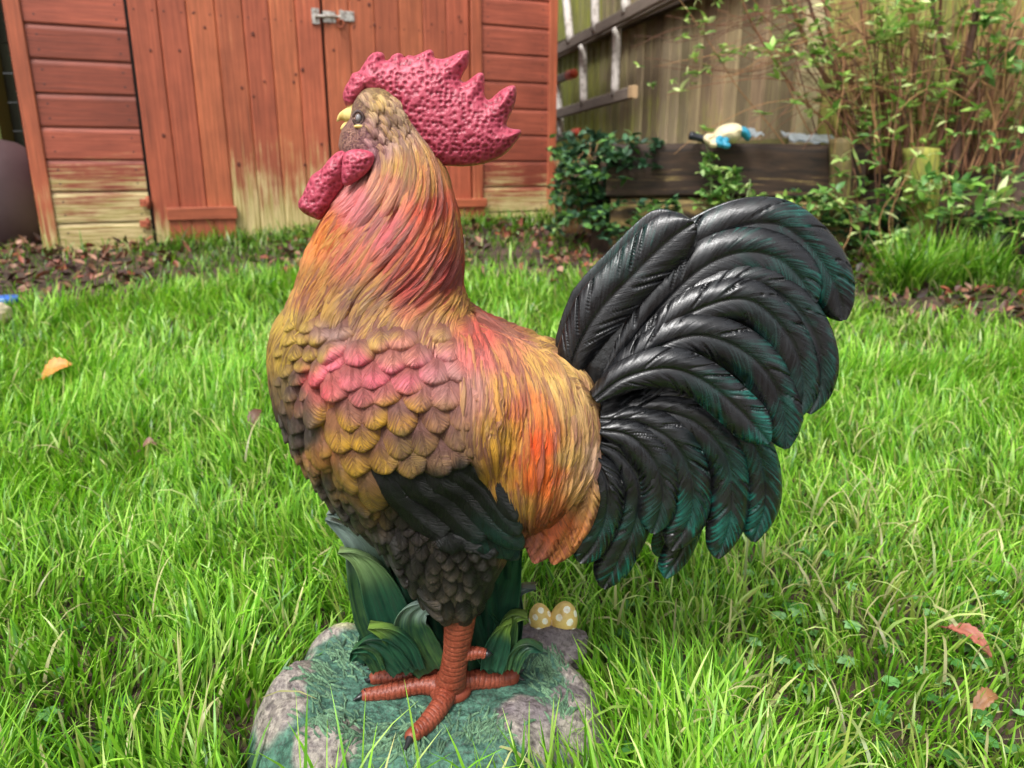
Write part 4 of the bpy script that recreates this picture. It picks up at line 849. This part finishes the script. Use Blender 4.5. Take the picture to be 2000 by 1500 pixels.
for (a, b_) in (((272, 388), (296, 402)), ((272, 430), (296, 442))):
    s0, z1 = wst(*a); s1, z0 = wst(*b_); mb = MB(); sbox(mb, s0, s1, .024, .031, z0, z1, (.3, .1, .06)); tube(mb, Wm(np.array([[s0+.03, .036, z0-.01], [s0+.03, .036, z1+.01]])), .007, 10); mb.build('hinge', m_rust, shed)
# side walls, back wall, roof
for s, sg in ((0, 1), (SL, -1)):
    o_ = A_+U_*s
    MPs = lambda V, o_=o_, sg=sg: np.concatenate([o_-N_*np.asarray(V)[..., :1]-U_*sg*np.asarray(V)[..., 1:2], np.asarray(V)[..., 2:3]], -1)
    cladding(.0, 1.55, 'side_cladding', MP=MPs, seed=7+s, n=1)
mb = MB(); mb.box(.0, SL, -1.58, -1.55, Z0-.05, 1.95, M=Wm, c1=red3, c2=(0., 0, 0), fc=(0., 0, 0)); mb.build('back_wall', M_SHED, shed, False)
m_felt, nt, b = newmat('roof_felt'); b.inputs['Roughness'].default_value = .95; n_ = noise(nt, objco(nt), 400, 2); lk(nt, mixc(nt, n_, (.03, .035, .03), (.09, .1, .08)), b.inputs['Base Color'])
mb = MB()
for a, c in ((-.08, SL/2), (SL+.08, SL/2)):
    V = np.array([(a, .08, 1.93), (c, .08, 2.35), (c, -1.65, 2.35), (a, -1.65, 1.93), (a, .08, 1.96), (c, .08, 2.38), (c, -1.65, 2.38), (a, -1.65, 1.96)]); mb.add(Wm(V), [[0, 1, 2, 3], [4, 5, 6, 7], [0, 1, 5, 4], [2, 3, 7, 6], [0, 3, 7, 4], [1, 2, 6, 5]])
mb.build('roof', m_felt, shed, False)
mb = MB(); V = np.array([(0, .0, 1.95), (SL, .0, 1.95), (SL/2, .0, 2.34), (0, -.02, 1.95), (SL, -.02, 1.95), (SL/2, -.02, 2.34)]); mb.add(Wm(V), [[0, 1, 2], [5, 4, 3]], c1=red2, c2=(0., 0, 0), fc=(0., 0, 0)); mb.build('gable', M_SHED, shed, False)

# ---- fences
M_FEN = woodmat('weathered_fence_timber', rough=.8, moss=('7c8a30', '98983c'), grain=.35, mossk=.9)
C0 = np.array([1.088, 3.10])
def fence(name, o, d, nrm, L, bw, cols, zb, zt, label, posts, mossf, skew=.35):
    root = empty(name, (o[0], o[1], zb)); tag(root, label, 'fence', 'garden fence panels')
    MP = lambda V: np.concatenate([o+np.asarray(V)[..., :1]*d+np.asarray(V)[..., 1:2]*nrm, np.asarray(V)[..., 2:3]], -1); mb = MB(); n = int(L/bw)
    for i in range(n):
        s0 = i*bw; c = np.array(lin(cols(s0/L, i)))*random.uniform(.95, 1.7); j = random.uniform(0, .003)
        G = np.array([[(s0-.012, 0, z), (s0-.012, .016+j, z), (s0+.004, .017+j, z), (s0+bw, .006+j, z), (s0+bw, 0, z)] for z in (zb, zb+.12, zb+.3, (zb+zt)/2, zt)])
        k = random.random()*70; msk = mossf(s0/L, G[..., 2]-zb)
        mb.grid(MP(G), c1=c, c2=np.stack([msk, msk*0, msk*0], -1), fc=np.stack([G[..., 0]*120+k, G[..., 1]*100, G[..., 2]*5], -1))
    mb.build('fence_boards', M_FEN, root, False)
    mb = MB(); V = lambda *a: mb.box(*a, M=MP, c1=lin('6a6440'), c2=(.55, 0, 0), fc=(3., 2, 1))
    V(0, L, .018, .045, zb-.13, zb+.004); mb.build('gravel_board', M_FEN, root, False)
    for s in posts: mb = MB(); mb.box(s-.04, s+.04, -.02, .075, zb-.4, zt+.05, M=MP, c1=lin('c4b48c'), c2=(.1, 0, 0), fc=(1., 2, 3)); mb.build('fence_post', M_FEN, root, False)
    return root, MP
dA = np.array([-.272, .962]); nA = np.array([-.962, -.272])
def colA(t, i):
    if t < .16: return random.choice(['948668', '887a5c', '7c7054', '9c9074', '86745a', '787050'])
    if t < .38: return random.choice(['9a8c6c', '8c8062', '7c6c54', 'a09074'])
    return random.choice(['7c7c4c', '888456', '6e7040', '84804e'])
zbA = .60
fA, MPA = fence('fence', C0, dA, nA, 5.0, .105, colA, zbA, 2.1, 'weathered close-board fence with ladders hung on it, right of the shed', [4.0], lambda t, z: np.clip(.12+.55*np.clip((t-.12)*3, 0, 1)+.2*(z < .15), 0, 1))
mb = MB(); mb.box(.05, 5.0, .02, .075, 1.235, 1.31, M=MPA, c1=lin('3e3022'), c2=(0., 0, 0), fc=(1., 2, 3)); mb.build('fence_rail', M_FEN, fA, False)
dB = np.array([.9971, -.076]); nB = np.array([-.076, -.9971])
fB, MPB = fence('fence', C0+np.array([.03, 0]), dB, nB, 3.4, .112, lambda t, i: random.choice(['8e8a4c', 'a09858', '7c7a40', '968448', '8a7046']), .56, 2.1, 'yellow-green close-board fence behind the leafy shrub', [.0, 1.9], lambda t, z: .42+.2*(z < .3)+0*z)
fA['group'] = fB['group'] = 'garden fence panels'
# darker boundary at the far left
M_DG = woodmat('dark_green_timber', rough=.85, moss=('3c4c20', '56682c'), grain=.4)
fl = empty('fence', (-3.2, 3.7, .2)); tag(fl, 'dark green board fence behind the left side of the shed', 'fence')
mb = MB()
for k in range(17): mb.box(-6, -1.95, 3.70, 3.722+.006*(k % 2), .16+k*.125, .16+k*.125+.121, c1=np.array(lin('262c1a'))*random.uniform(.8, 1.2), c2=(.0, 0, 0), fc=(1., k, 3))
mb.build('fence_boards', M_DG, fl, False)
mb = MB(); mb.box(-2.38, -2.305, 3.60, 3.69, .1, 2.2, c1=lin('4a561c'), c2=(.1, 0, 0), fc=(1., 2, 3)); mb.build('fence_post', M_DG, fl, False)
# dark bin at far left
m_bin, nt, b = newmat('mauve_brown_plastic'); b.inputs['Roughness'].default_value = .6; lk(nt, mixc(nt, noise(nt, objco(nt), 8), lin('3c2c2c'), lin('58464a')), b.inputs['Base Color'])
pb = onY(-35, 330, 3.15); zt_ = onY(0, 268, 3.15)[2]; zb_ = .16; prof = [(0, 1), (.06, .995), (.13, .96), (.19, .88), (.225, .76), (.245, .58), (.252, .4), (.245, .25), (.22, .1), (.20, 0), (0, 0)]
th = np.linspace(0, 2*np.pi, 49); mb = MB(); mb.grid(np.array([[(pb[0]+r*math.cos(a), pb[1]+r*math.sin(a), zb_+(zt_-zb_)*h) for a in th] for r, h in prof])); bo = mb.build('compost_bin', m_bin); tag(bo, 'rounded dark mauve bin standing left of the shed corner', 'bin')
# stone and blue lid at the left edge
m_st, nt, b = newmat('pale_stone'); lk(nt, mixc(nt, noise(nt, objco(nt), 30), lin('b8a484'), lin('e0d4b8')), b.inputs['Base Color']); b.inputs['Roughness'].default_value = .8
def blob(c, r, amp=.2, sc=8, seed=0, n=28):
    u = np.linspace(0, 2*np.pi, n*2+1); v = np.linspace(0, np.pi, n+1); U, W = np.meshgrid(u, v); x, y, z = np.cos(U)*np.sin(W), np.sin(U)*np.sin(W), np.cos(W)
    k = 1+amp*(fbm(x*sc/4+seed+5, y*sc/4+5, z*sc/4+5)-.5)*2; return np.stack([c[0]+r[0]*x*k, c[1]+r[1]*y*k, c[2]+r[2]*z*k], -1)
p = onG(-2, 645); mb = MB(); mb.grid(blob(p+np.array([0, 0, .045]), (.035, .04, .028), .3)); tag(mb.build('stone', m_st), 'pale cream stone at the left edge of the lawn', 'stone')
m_bl, nt, b = newmat('blue_plastic'); b.inputs['Base Color'].default_value = (*lin('3c6cc0'), 1); b.inputs['Roughness'].default_value = .3
p = onG(-5, 622); mb = MB(); th = np.linspace(0, 2*np.pi, 33); mb.grid(np.array([[(p[0]+r*math.cos(a), p[1]+.05+r*math.sin(a), p[2]+.035+h) for a in th] for r, h in [(0, .018), (.028, .018), (.033, .014), (.034, 0), (.030, 0), (.029, .010), (0, .012)]])); tag(mb.build('plastic_disc', m_bl), 'small round blue plastic disc lying behind the pale stone', 'plastic disc')

# ---- ladders along the fence
m_rail, nt, b = newmat('old_ladder_rail'); b.inputs['Roughness'].default_value = .7; lk(nt, mixc(nt, noise(nt, scalev(nt, objco(nt), (3, 3, 30)), 4), lin('54483e'), lin('94867a')), b.inputs['Base Color'])
m_rung, nt, b = newmat('worn_ladder_rung'); b.inputs['Roughness'].default_value = .7; lk(nt, mixc(nt, mapr(nt, noise(nt, objco(nt), 30, 5), .36, .50), lin('a89e94'), lin('dcd4cc')), b.inputs['Base Color'])
m_or, nt, b = newmat('orange_plastic_cap'); b.inputs['Base Color'].default_value = (*lin('d8583c'), 1); b.inputs['Roughness'].default_value = .5
m_end, nt, b = newmat('sawn_wood_end'); b.inputs['Base Color'].default_value = (*lin('c0a078'), 1); b.inputs['Roughness'].default_value = .7
def onF(px, py, o):
    d = ray(px, py); c0 = C0+nA*o; t = (nA@c0)/(nA@d[:2]); return CAMP+d*t
def bar(name, p0, p1, w, h, m, par, ext0=0.):
    p0, p1 = np.array(p0), np.array(p1); d = (p1-p0); L = np.linalg.norm(d); d /= L; p0 = p0-d*ext0; s = np.array([nA[0], nA[1], 0]); u = np.cross(d, s); u /= np.linalg.norm(u)
    mb = MB(); e = [(-w/2, -h/2+.006), (-w/2, h/2-.006), (-w/2+.006, h/2), (w/2-.006, h/2), (w/2, h/2-.006), (w/2, -h/2+.006), (w/2-.006, -h/2), (-w/2+.006, -h/2)]
    G = np.array([[q+s*a+u*b_ for a, b_ in e+e[:1]] for q in (p0, (p0+p1)/2, p1)]); mb.grid(G)
    for q, r in ((0, 1), (2, -1)): mb.add(G[q, :8], [list(range(8))[::r]])
    return mb.build(name, m, par, False)
def rung(p0, p1, r, par):
    mb = MB(); tube(mb, catmull([p0, (np.array(p0)+p1)/2+.002, p1], 8), r, 12); mb.build('rung', m_rung, par)
def ladder(o, railspx, rungs, label, ends=None, w=.028, h=.06, r=.024):
    root = empty('ladder', tuple(onF(*railspx[0][0], o))); tag(root, label, 'ladder', 'ladders hung along the fence')
    for k, (a, b_) in enumerate(railspx):
        A3, B3 = onF(*a, o), onF(*b_, o); ro = bar('rail', A3, B3, w, h, m_rail, root, 1.2)
        if ends == 'cap':
            mb = MB(); d = (B3-A3)/np.linalg.norm(B3-A3); tube(mb, [B3-d*.01, B3+d*.09, B3+d*.10], [.030, .028, .022], 12); mb.build('end_cap', m_or, ro)
        elif k == ends:
            d = (B3-A3)/np.linalg.norm(B3-A3); bar('rail_end', B3, B3+d*.05, w+.004, h+.004, m_end, ro)
    for a, b_ in rungs: rung(onF(*a, o+.001), onF(*b_, o+.001), r, root)
ladder(.16, [((1085, 108), (1400, -55)), ((1085, 224), (1232, 181))], [((1138, 84), (1140, 205)), ((1205, 50), (1201, 186))], 'wooden ladder with long rails and pale rungs, its cut end showing near the fence middle', ends=1)
ladder(.22, [((1085, 101), (1330, -30)), ((1085, -55), (1250, -170))], [((1100, -50), (1114, 84)), ((1160, -90), (1163, 62)), ((1222, -120), (1222, 26))], 'upper wooden ladder whose pale rungs rise out of the top of the picture', w=.026)
ladder(.13, [((1082, 158), (1112, 147)), ((1082, 272), (1122, 261))], [((1088, 165), (1096, 266))], 'lowest ladder with bright orange end caps beside the shed corner', ends='cap', h=.05)

# ---- raised bed: sleepers, soil, posts
M_SLP = woodmat('old_sleeper_timber', rough=.75, moss=('8a7848', 'b09a5c'), grain=.75)
def sleeper(x0, x1, y0, y1, z0, z1, dep, col, msk, label):
    mb = MB(); L = math.hypot(x1-x0, y1-y0); d = np.array([(x1-x0)/L, (y1-y0)/L]); nn = np.array([d[1], -d[0]]); ss = np.linspace(0, L, 60); b_ = .012
    e = [(-dep, z0), (0, z0+b_*.3), (0, z0+b_), (0, z0+(z1-z0)*.3), (0, z0+(z1-z0)*.55), (0, z0+(z1-z0)*.8), (0, z1-b_), (-b_*.8, z1), (-dep*.5, z1+.002), (-dep+b_, z1), (-dep, z1-b_), (-dep, z0)]
    G = np.array([[(s, o, z) for o, z in e] for s in ss]); G[..., 1] += (fbm(G[..., 0]*9, G[..., 2]*30)-.5)*.014; G[..., 2] += (fbm(G[..., 0]*4+9, G[..., 1]*8)-.5)*.014
    V = np.concatenate([np.array([x0, y0])+G[..., :1]*d+G[..., 1:2]*nn, G[..., 2:]], -1); mk = np.full(G.shape[:2], msk)
    mb.grid(V[:, ::-1], c1=col, c2=np.stack([mk, mk*0, mk*0], -1), fc=np.stack([G[..., 0]*5, G[..., 1]*60, G[..., 2]*75], -1))
    for k in (0, -1): mb.add(V[k], [list(range(12))[::(1 if k == 0 else -1)]], c1=col, c2=(0., 0, 0), fc=(1., 1, 1))
    tag(mb.build('sleeper', M_SLP), label, 'sleeper', 'sleepers edging the raised bed')
sleeper(.34, 1.24, 2.83, 2.76, .392, .575, .14, lin('3c2a1c'), .14, 'upper dark brown sleeper carrying the gloves on the raised bed')
sleeper(.36, 1.26, 2.835, 2.77, .17, .388, .10, lin('6a5230'), .46, 'lower mossy yellow-brown sleeper at the foot of the raised bed')
X, Y = np.meshgrid(np.linspace(.30, 2.6, 90), np.linspace(0, 1, 40), indexing='ij'); Y = (2.93-.17*sm(X, 1.2, 1.3))*(1-Y)+3.6*Y; Zs = np.where(X < 1.25, .545, .33+.22*sm(Y, 2.78, 3.0))+.03*(fbm(X*9, Y*9)-.5)
mb = MB(); mb.grid(np.stack([X, Y+0*X, Zs], -1)); mb.grid(np.stack([X[:, :1]*[[1, 1]], Y[:, :1]*[[1, 1]], np.stack([Zs[:, 0], Zs[:, 0]*0+.1], -1)], -1)); tag(mb.build('flower_bed', m_soil), kind='structure')
M_PST = woodmat('mossy_post', rough=.8, moss=('7c8830', 'a0a040'), grain=.4)
def rpost(px0, py0, px1, py1, Yp, r, label, msk):
    a = onY(px0, py0, Yp); b_ = onY(px1, py1, Yp); P = catmull([b_-np.array([0, 0, .1]), (a+b_)/2+np.array([.004, 0, 0]), a], 24); mb = MB(); th = np.linspace(0, 2*np.pi, 25)
    G = P[:, None]+r*np.stack([np.cos(th), np.sin(th), 0*th], -1)[None]*(1+.10*(fbm(np.repeat(th[None], 24, 0)*3, P[:, 2:]*20+0*th[None])-.5))[..., None]
    G = np.vstack([G, G[-1:]*.0+P[-1]+np.array([0, 0, .006])]); mb.grid(G[:, ::-1], c1=lin('7a6a44'), c2=(msk, 0, 0), fc=G[:, ::-1]*np.array([60, 60, 8])); tag(mb.build('post', M_PST), label, 'post', 'short posts holding the raised bed')
rpost(1640, 272, 1638, 440, 2.74, .036, 'short square-cut post at the right end of the dark sleeper', .25)
rpost(1800, 290, 1788, 520, 2.70, .056, 'thick round post green with moss, below the shrub', .62)
mb = MB(); mb.box(1.46, 2.9, 2.70, 2.74, .12, .335, c1=lin('2a221e'), c2=(.05, 0, 0), fc=(3., 2, 1)); tag(mb.build('edging_board', M_SLP), 'dark board edging the bed at the far right', 'board')

# ---- gloves, tool and sheets on the bed
m_glove, nt, b = newmat('cream_rubber'); b.inputs['Roughness'].default_value = .6; b.inputs['Base Color'].default_value = (*lin('dccba4'), 1); bump(nt, noise(nt, objco(nt), 60), .5, .006, b)
m_cy, nt, b = newmat('blue_rubber'); b.inputs['Roughness'].default_value = .5; b.inputs['Base Color'].default_value = (*lin('2c88a4'), 1)
m_blk, nt, b = newmat('black_rubber_grip'); b.inputs['Roughness'].default_value = .4; b.inputs['Base Color'].default_value = (.02, .022, .03, 1)
Yg = 2.74; gl = empty('garden_glove', tuple(onY(1430, 278, Yg))); tag(gl, 'crumpled cream garden glove with blue cuff lying on the dark sleeper', 'glove')
mb = MB(); poly = [(1388,278),(1392,262),(1404,248),(1425,241),(1443,243),(1452,254),(1446,266),(1436,278),(1418,281)]
for V, F, rel in inflate(poly, .003, Yg, .045, edge=.04, pits=0): V = V.copy(); V[:, 1] += .012*(fbm(V[:, 0]*40, V[:, 2]*40)-.5); mb.add(V, F)
mb.build('palm', m_glove, gl)
mb = MB(); 
for i, (a, b_, c) in enumerate([((1392,268),(1380,270),(1386,280)), ((1400,274),(1388,280),(1400,284)), ((1408,270),(1400,278),(1412,284)), ((1418,272),(1414,282),(1426,286))]):
    mb = MB(); P = catmull([onY(*a, Yg-.03), onY(*b_, Yg-.045), onY(*c, Yg-.05)], 10); tube(mb, P, [.012, .013, .013, .013, .012, .012, .012, .011, .010, .006], 10); mb.build('finger', m_glove if i < 2 else m_cy, gl)
mb = MB(); poly = [(1440,247),(1452,247),(1462,254),(1467,268),(1460,276),(1450,268),(1440,262)]
for V, F, rel in inflate(poly, .003, Yg-.01, .03, edge=.03): mb.add(V, F)
mb.build('cuff', m_cy, gl)
mb = MB(); a, b_ = onY(1346, 264, Yg-.02), onY(1402, 279, Yg-.02); P = catmull([a, a*.7+b_*.3, a*.3+b_*.7, b_], 20); tube(mb, P, np.interp(np.linspace(0, 1, 20), [0, .05, .3, .8, 1], [.010, .0145, .0125, .0135, .011]), 14); tr_ = mb.build('trowel_handle', m_blk); tag(tr_, 'black rubber tool handle poking out from under the cream glove', 'tool handle')
m_sh, nt, b = newmat('pale_plastic_sheet'); b.inputs['Roughness'].default_value = .35; lk(nt, mixc(nt, noise(nt, objco(nt), 20), lin('8c98a0'), lin('c4ccd0')), b.inputs['Base Color'])
def sheet(px0, py0, px1, py1, Yp, lab):
    a = onY(px0, py1, Yp); b_ = onY(px1, py1, Yp); h = onY(px0, py0, Yp)[2]-a[2]; S, T_ = np.meshgrid(np.linspace(0, 1, 30), np.linspace(0, 1, 14), indexing='ij')
    G = np.stack([a[0]+(b_[0]-a[0])*S, a[1]+.14*T_+.03*(fbm(S*5, T_*3)-.5), a[2]+h*T_*(1-.3*S)+.02*(fbm(S*7, T_*5+4)-.5)], -1); mb = MB(); mb.grid(G); G2 = G.copy(); G2[..., 2] -= .006; mb.grid(G2[:, ::-1])
    for e in (G[:, 0], G[:, -1], G[0], G[-1]): mb.grid(np.stack([e, e-np.array([0, 0, .006])], 1))
    tag(mb.build('plastic_sheet', m_sh), lab, 'plastic sheet', 'pale sheets lying on the raised bed')
sheet(1442, 240, 1492, 262, 2.86, 'pale grey sheet propped just behind the blue glove cuff'); sheet(1548, 254, 1650, 274, 2.82, 'pale grey sheet lying at the foot of the shrub stems')

# ---- plants
m_bark, nt, b = newmat('brown_stem_bark'); b.inputs['Roughness'].default_value = .75; a_ = attr(nt, 'c1').outputs['Color']; lk(nt, mixc(nt, 1.0, a_, mixc(nt, noise(nt, objco(nt), 60, 4), (.5, .5, .5), (1.4, 1.4, 1.4)), 'MULTIPLY'), b.inputs['Base Color'])
LGc = [lin(c) for c in ('9cc058', 'b4d078', '7cac48', 'd0dc98', '6c9a44')]; MGc = [lin(c) for c in ('5c8a40', '7cac54', '4a7838', '9cbc70', '6a9850')]; DGc = [lin(c) for c in ('2c4c34', '3c6046', '4c7450', '24402c', '5c8458')]
BR = [np.array(lin(c)) for c in ('6a4430', '8a6044', '5a3c2c', 'a07850', '7c5238')]
shrub = empty('shrub', tuple(onY(1790, 330, 2.85))); tag(shrub, 'tall twiggy shrub with many brown stems and sparse light green leaves before the fence', 'shrub')
stm, fol = MB(), MB()
def stemline(P, r0, r1, c, n=None, k=7):
    P = catmull(P, n or max(8, len(P)*5)); w = rng.normal(0, 1, P.shape); w = np.cumsum(w, 0); w -= np.linspace(0, 1, len(P))[:, None]*w[-1]; P = P+w*.0018
    tube(stm, P, np.linspace(r0, r1, len(P)), k, c1=c); return P
mains = [([(1700,330),(1655,210),(1600,130),(1545,10),(1520,-80)],.010,2.85),([(1705,330),(1640,170),(1590,40),(1560,-60)],.009,2.9),([(1720,335),(1680,200),(1625,60),(1590,-80)],.010,2.83),([(1800,340),(1800,230),(1788,110),(1778,-60)],.017,2.82),([(1868,340),(1872,250),(1888,130),(1905,40),(1915,-80)],.017,2.78),
 ([(1878,170),(1850,90),(1815,-10),(1800,-80)],.009,2.78),([(1928,340),(1940,230),(1968,120),(2010,20)],.013,2.84),([(1745,335),(1725,200),(1692,70),(1672,-80)],.008,2.92),([(1880,200),(1925,130),(1975,80),(2040,60)],.006,2.75),([(1860,150),(1835,40),(1840,-60)],.008,2.8),([(1690,330),(1620,240),(1560,180),(1480,60),(1440,-20)],.006,2.8)]
for pts, r, Yp in mains: stemline([onY(a, b_, Yp+J(.03)) for a, b_ in pts], r, r*.6, random.choice(BR)*.85)
tips = []
for i in range(150):
    bx = random.choice([random.gauss(1700, 35), random.gauss(1790, 40), random.gauss(1880, 45), random.gauss(1940, 30)]); Yp = random.uniform(2.72, 3.0); ex = bx+(bx-1790)*random.uniform(.3, 1.3)+random.gauss(0, 70); ey = random.uniform(-90, 150)
    P = stemline([onY(bx, 340, Yp), onY(bx*.65+ex*.35+J(14), 340*.62+ey*.38, Yp+J(.05)), onY(ex*.75+bx*.25+J(20), ey+60, Yp+J(.08)), onY(ex, ey, Yp+J(.12))], random.uniform(.0018, .0042), .0011, random.choice(BR)*random.uniform(.7, 1.3)); tips.append(P)
for i in range(70):      # thin arching twigs reaching left over the bed and down over its front
    bx = random.uniform(1600, 1960); by = random.uniform(40, 260); Yp = random.uniform(2.65, 2.9); dx = -random.uniform(80, 400) if random.random() < .6 else random.uniform(-80, 120); dy = random.uniform(-60, 90)
    if dx > -80: dy = random.uniform(60, 260)
    P = stemline([onY(bx, by, Yp), onY(bx+dx*.4, by+dy*.2-45, Yp-.02), onY(bx+dx*.8, by+dy*.7-25, Yp-.05+J(.05)), onY(bx+dx, by+dy, Yp-.06+J(.08))], .0022, .0008, random.choice(BR)*random.uniform(.8, 1.4), k=5); tips.append(P)
for P in tips:
    for _ in range(random.choice([0, 1, 1, 2, 3])):
        c = P[random.randint(len(P)//3, len(P)-1)]; rosette(fol, c, random.randint(4, 7), .044, .017, LGc, up=.5)
def mass(mb, px0, px1, py0, py1, Y0, Y1, n, L, W, cols, k=(3, 7), up=.3):
    for _ in range(n):
        c = onY(random.uniform(px0, px1), random.uniform(py0, py1), random.uniform(Y0, Y1)); rosette(mb, c, random.randint(*k), L*random.uniform(.7, 1.2), W, cols, up)
mass(fol, 1710, 1860, -20, 60, 2.6, 2.8, 26, .042, .016, LGc, up=.5); mass(fol, 1920, 2010, 0, 160, 2.55, 2.8, 18, .055, .022, MGc); mass(fol, 1500, 1700, 0, 170, 2.6, 2.9, 26, .034, .013, LGc); mass(fol, 1330, 1520, -10, 130, 2.7, 2.85, 20, .028, .012, LGc)
mass(fol, 1620, 2010, 230, 420, 2.55, 2.75, 60, .040, .017, LGc+MGc); mass(fol, 1240, 1420, 20, 180, 2.75, 2.85, 9, .024, .012, LGc)
for i in range(26):      # twigs that carry the left sprays
    a = (random.uniform(1420, 1640), random.uniform(0, 150)); b_ = (a[0]-random.uniform(60, 220), a[1]+J(70)); Yp = random.uniform(2.7, 2.85); stemline([onY(a[0]+90, a[1]-30, Yp+.04), onY(*a, Yp), onY((a[0]+b_[0])/2, (a[1]+b_[1])/2+J(15), Yp), onY(*b_, Yp)], .0020, .0008, random.choice(BR)*1.2, k=5)
stm.build('stems', m_bark, shrub); fol.build('foliage', m_leafy, shrub)
def plant(name, label, cat, base, build, group=None):
    root = empty(name, tuple(base)); tag(root, label, cat, group); global stm; stm = MB(); f = MB(); build(f); stm.build('stems', m_bark, root); f.build('foliage', m_leafy, root); return root
def low(f):
    mass(f, 1600, 1790, 370, 500, 2.55, 2.72, 60, .050, .022, MGc+LGc); mass(f, 1780, 2060, 340, 460, 2.45, 2.70, 62, .058, .026, MGc+LGc); mass(f, 1560, 1780, 430, 540, 2.66, 2.74, 60, .04, .026, DGc)
    mass(f, 1640, 2040, 400, 520, 2.68, 2.76, 70, .05, .02, DGc)
    for _ in range(45):
        x = random.uniform(1620, 2020); Yp = random.uniform(2.5, 2.75); stemline([onY(x, 500, Yp), onY(x+J(25), 430, Yp), onY(x+J(60), random.uniform(300, 390), Yp-.03)], .002, .001, random.choice(BR), k=5)
plant('leafy_bush', 'low leafy green growth spilling over the bed edge beneath the shrub', 'bush', onY(1850, 500, 2.68), low)
def midl(f): mass(f, 1480, 1640, 375, 450, 2.62, 2.76, 55, .034, .02, MGc+LGc[:2]+DGc[:2]); stemline([onY(1500, 470, 2.74), onY(1560, 410, 2.72), onY(1640, 390, 2.7)], .002, .001, BR[1])
plant('trailing_plant', 'green trailing plant at the foot of the sleepers behind the tail', 'plant', onY(1550, 450, 2.72), midl)
def slp(f):
    for (x0, y0, x1, y1, n) in [(1372, 290, 1400, 345, 12), (1385, 330, 1440, 400, 34), (1420, 330, 1465, 380, 12), (1360, 375, 1400, 430, 14), (1440, 380, 1480, 430, 12)]: mass(f, x0, x1, y0, y1, 2.68, 2.74, n, .034, .020, MGc+LGc)
    for a, b_ in (((1385, 450), (1378, 280)), ((1410, 440), (1430, 330)), ((1430, 450), (1465, 350))): stemline([onY(*a, 2.73), onY((a[0]+b_[0])/2+8, (a[1]+b_[1])/2, 2.71), onY(*b_, 2.72)], .003, .0015, np.array(lin('8ca068')))
plant('climbing_weed', 'bright green weed climbing up the face of the dark sleeper', 'plant', onY(1410, 450, 2.72), slp)
def ivy(f):
    mass(f, 1082, 1200, 285, 430, 2.8, 3.35, 170, .038, .032, DGc+MGc[:2], up=.1); mass(f, 1180, 1290, 275, 330, 2.72, 2.82, 26, .034, .028, DGc); mass(f, 1170, 1330, 390, 470, 2.70, 2.82, 70, .034, .026, DGc+MGc); mass(f, 1060, 1240, 250, 450, 2.75, 3.1, 60, .036, .026, DGc+MGc); mass(f, 1100, 1225, 262, 300, 3.0, 3.3, 45, .034, .028, DGc[:3]); mass(f, 1110, 1225, 330, 430, 2.85, 2.98, 90, .036, .03, DGc+MGc[:1])
    for _ in range(40):
        x = random.uniform(1100, 1215); stemline([onY(x, 455, 2.95), onY(x+J(20), 380, 2.95), onY(x+J(40), random.uniform(275, 330), 3.0)], .0022, .001, BR[3]*random.uniform(.8, 1.4), k=5)
plant('ivy', 'dark green ivy clump between the shed corner and the sleepers', 'ivy', onY(1150, 455, 3.1), ivy)
def tft(cx, cy, n, w, hgt, label, az=None):
    p = onG(cx, cy); x = p[0]+rng.normal(0, w, n); y = p[1]+rng.normal(0, w*.5, n); V, F, c = blades(x, y, hgt*rng.uniform(.6, 1.2, n), .006*rng.uniform(.6, 1.2, n), [.2, .2, .2, .15, .1, .1, .03, .02], lean=.45, seg=5); mb = MB(); mb.add(V, F, c1=c*.8); tag(mb.build('grass_clump', m_gr), label, 'grass clump', 'taller clumps of grass by the bed and shed')
tft(1870, 560, 520, .095, .19, 'tall arching grass clump in front of the mossy post'); tft(1770, 575, 300, .04, .20, 'thin grass clump left of the mossy post foot'); tft(298, 470, 380, .035, .17, 'wispy grey-green grass clump growing against the shed hinge')
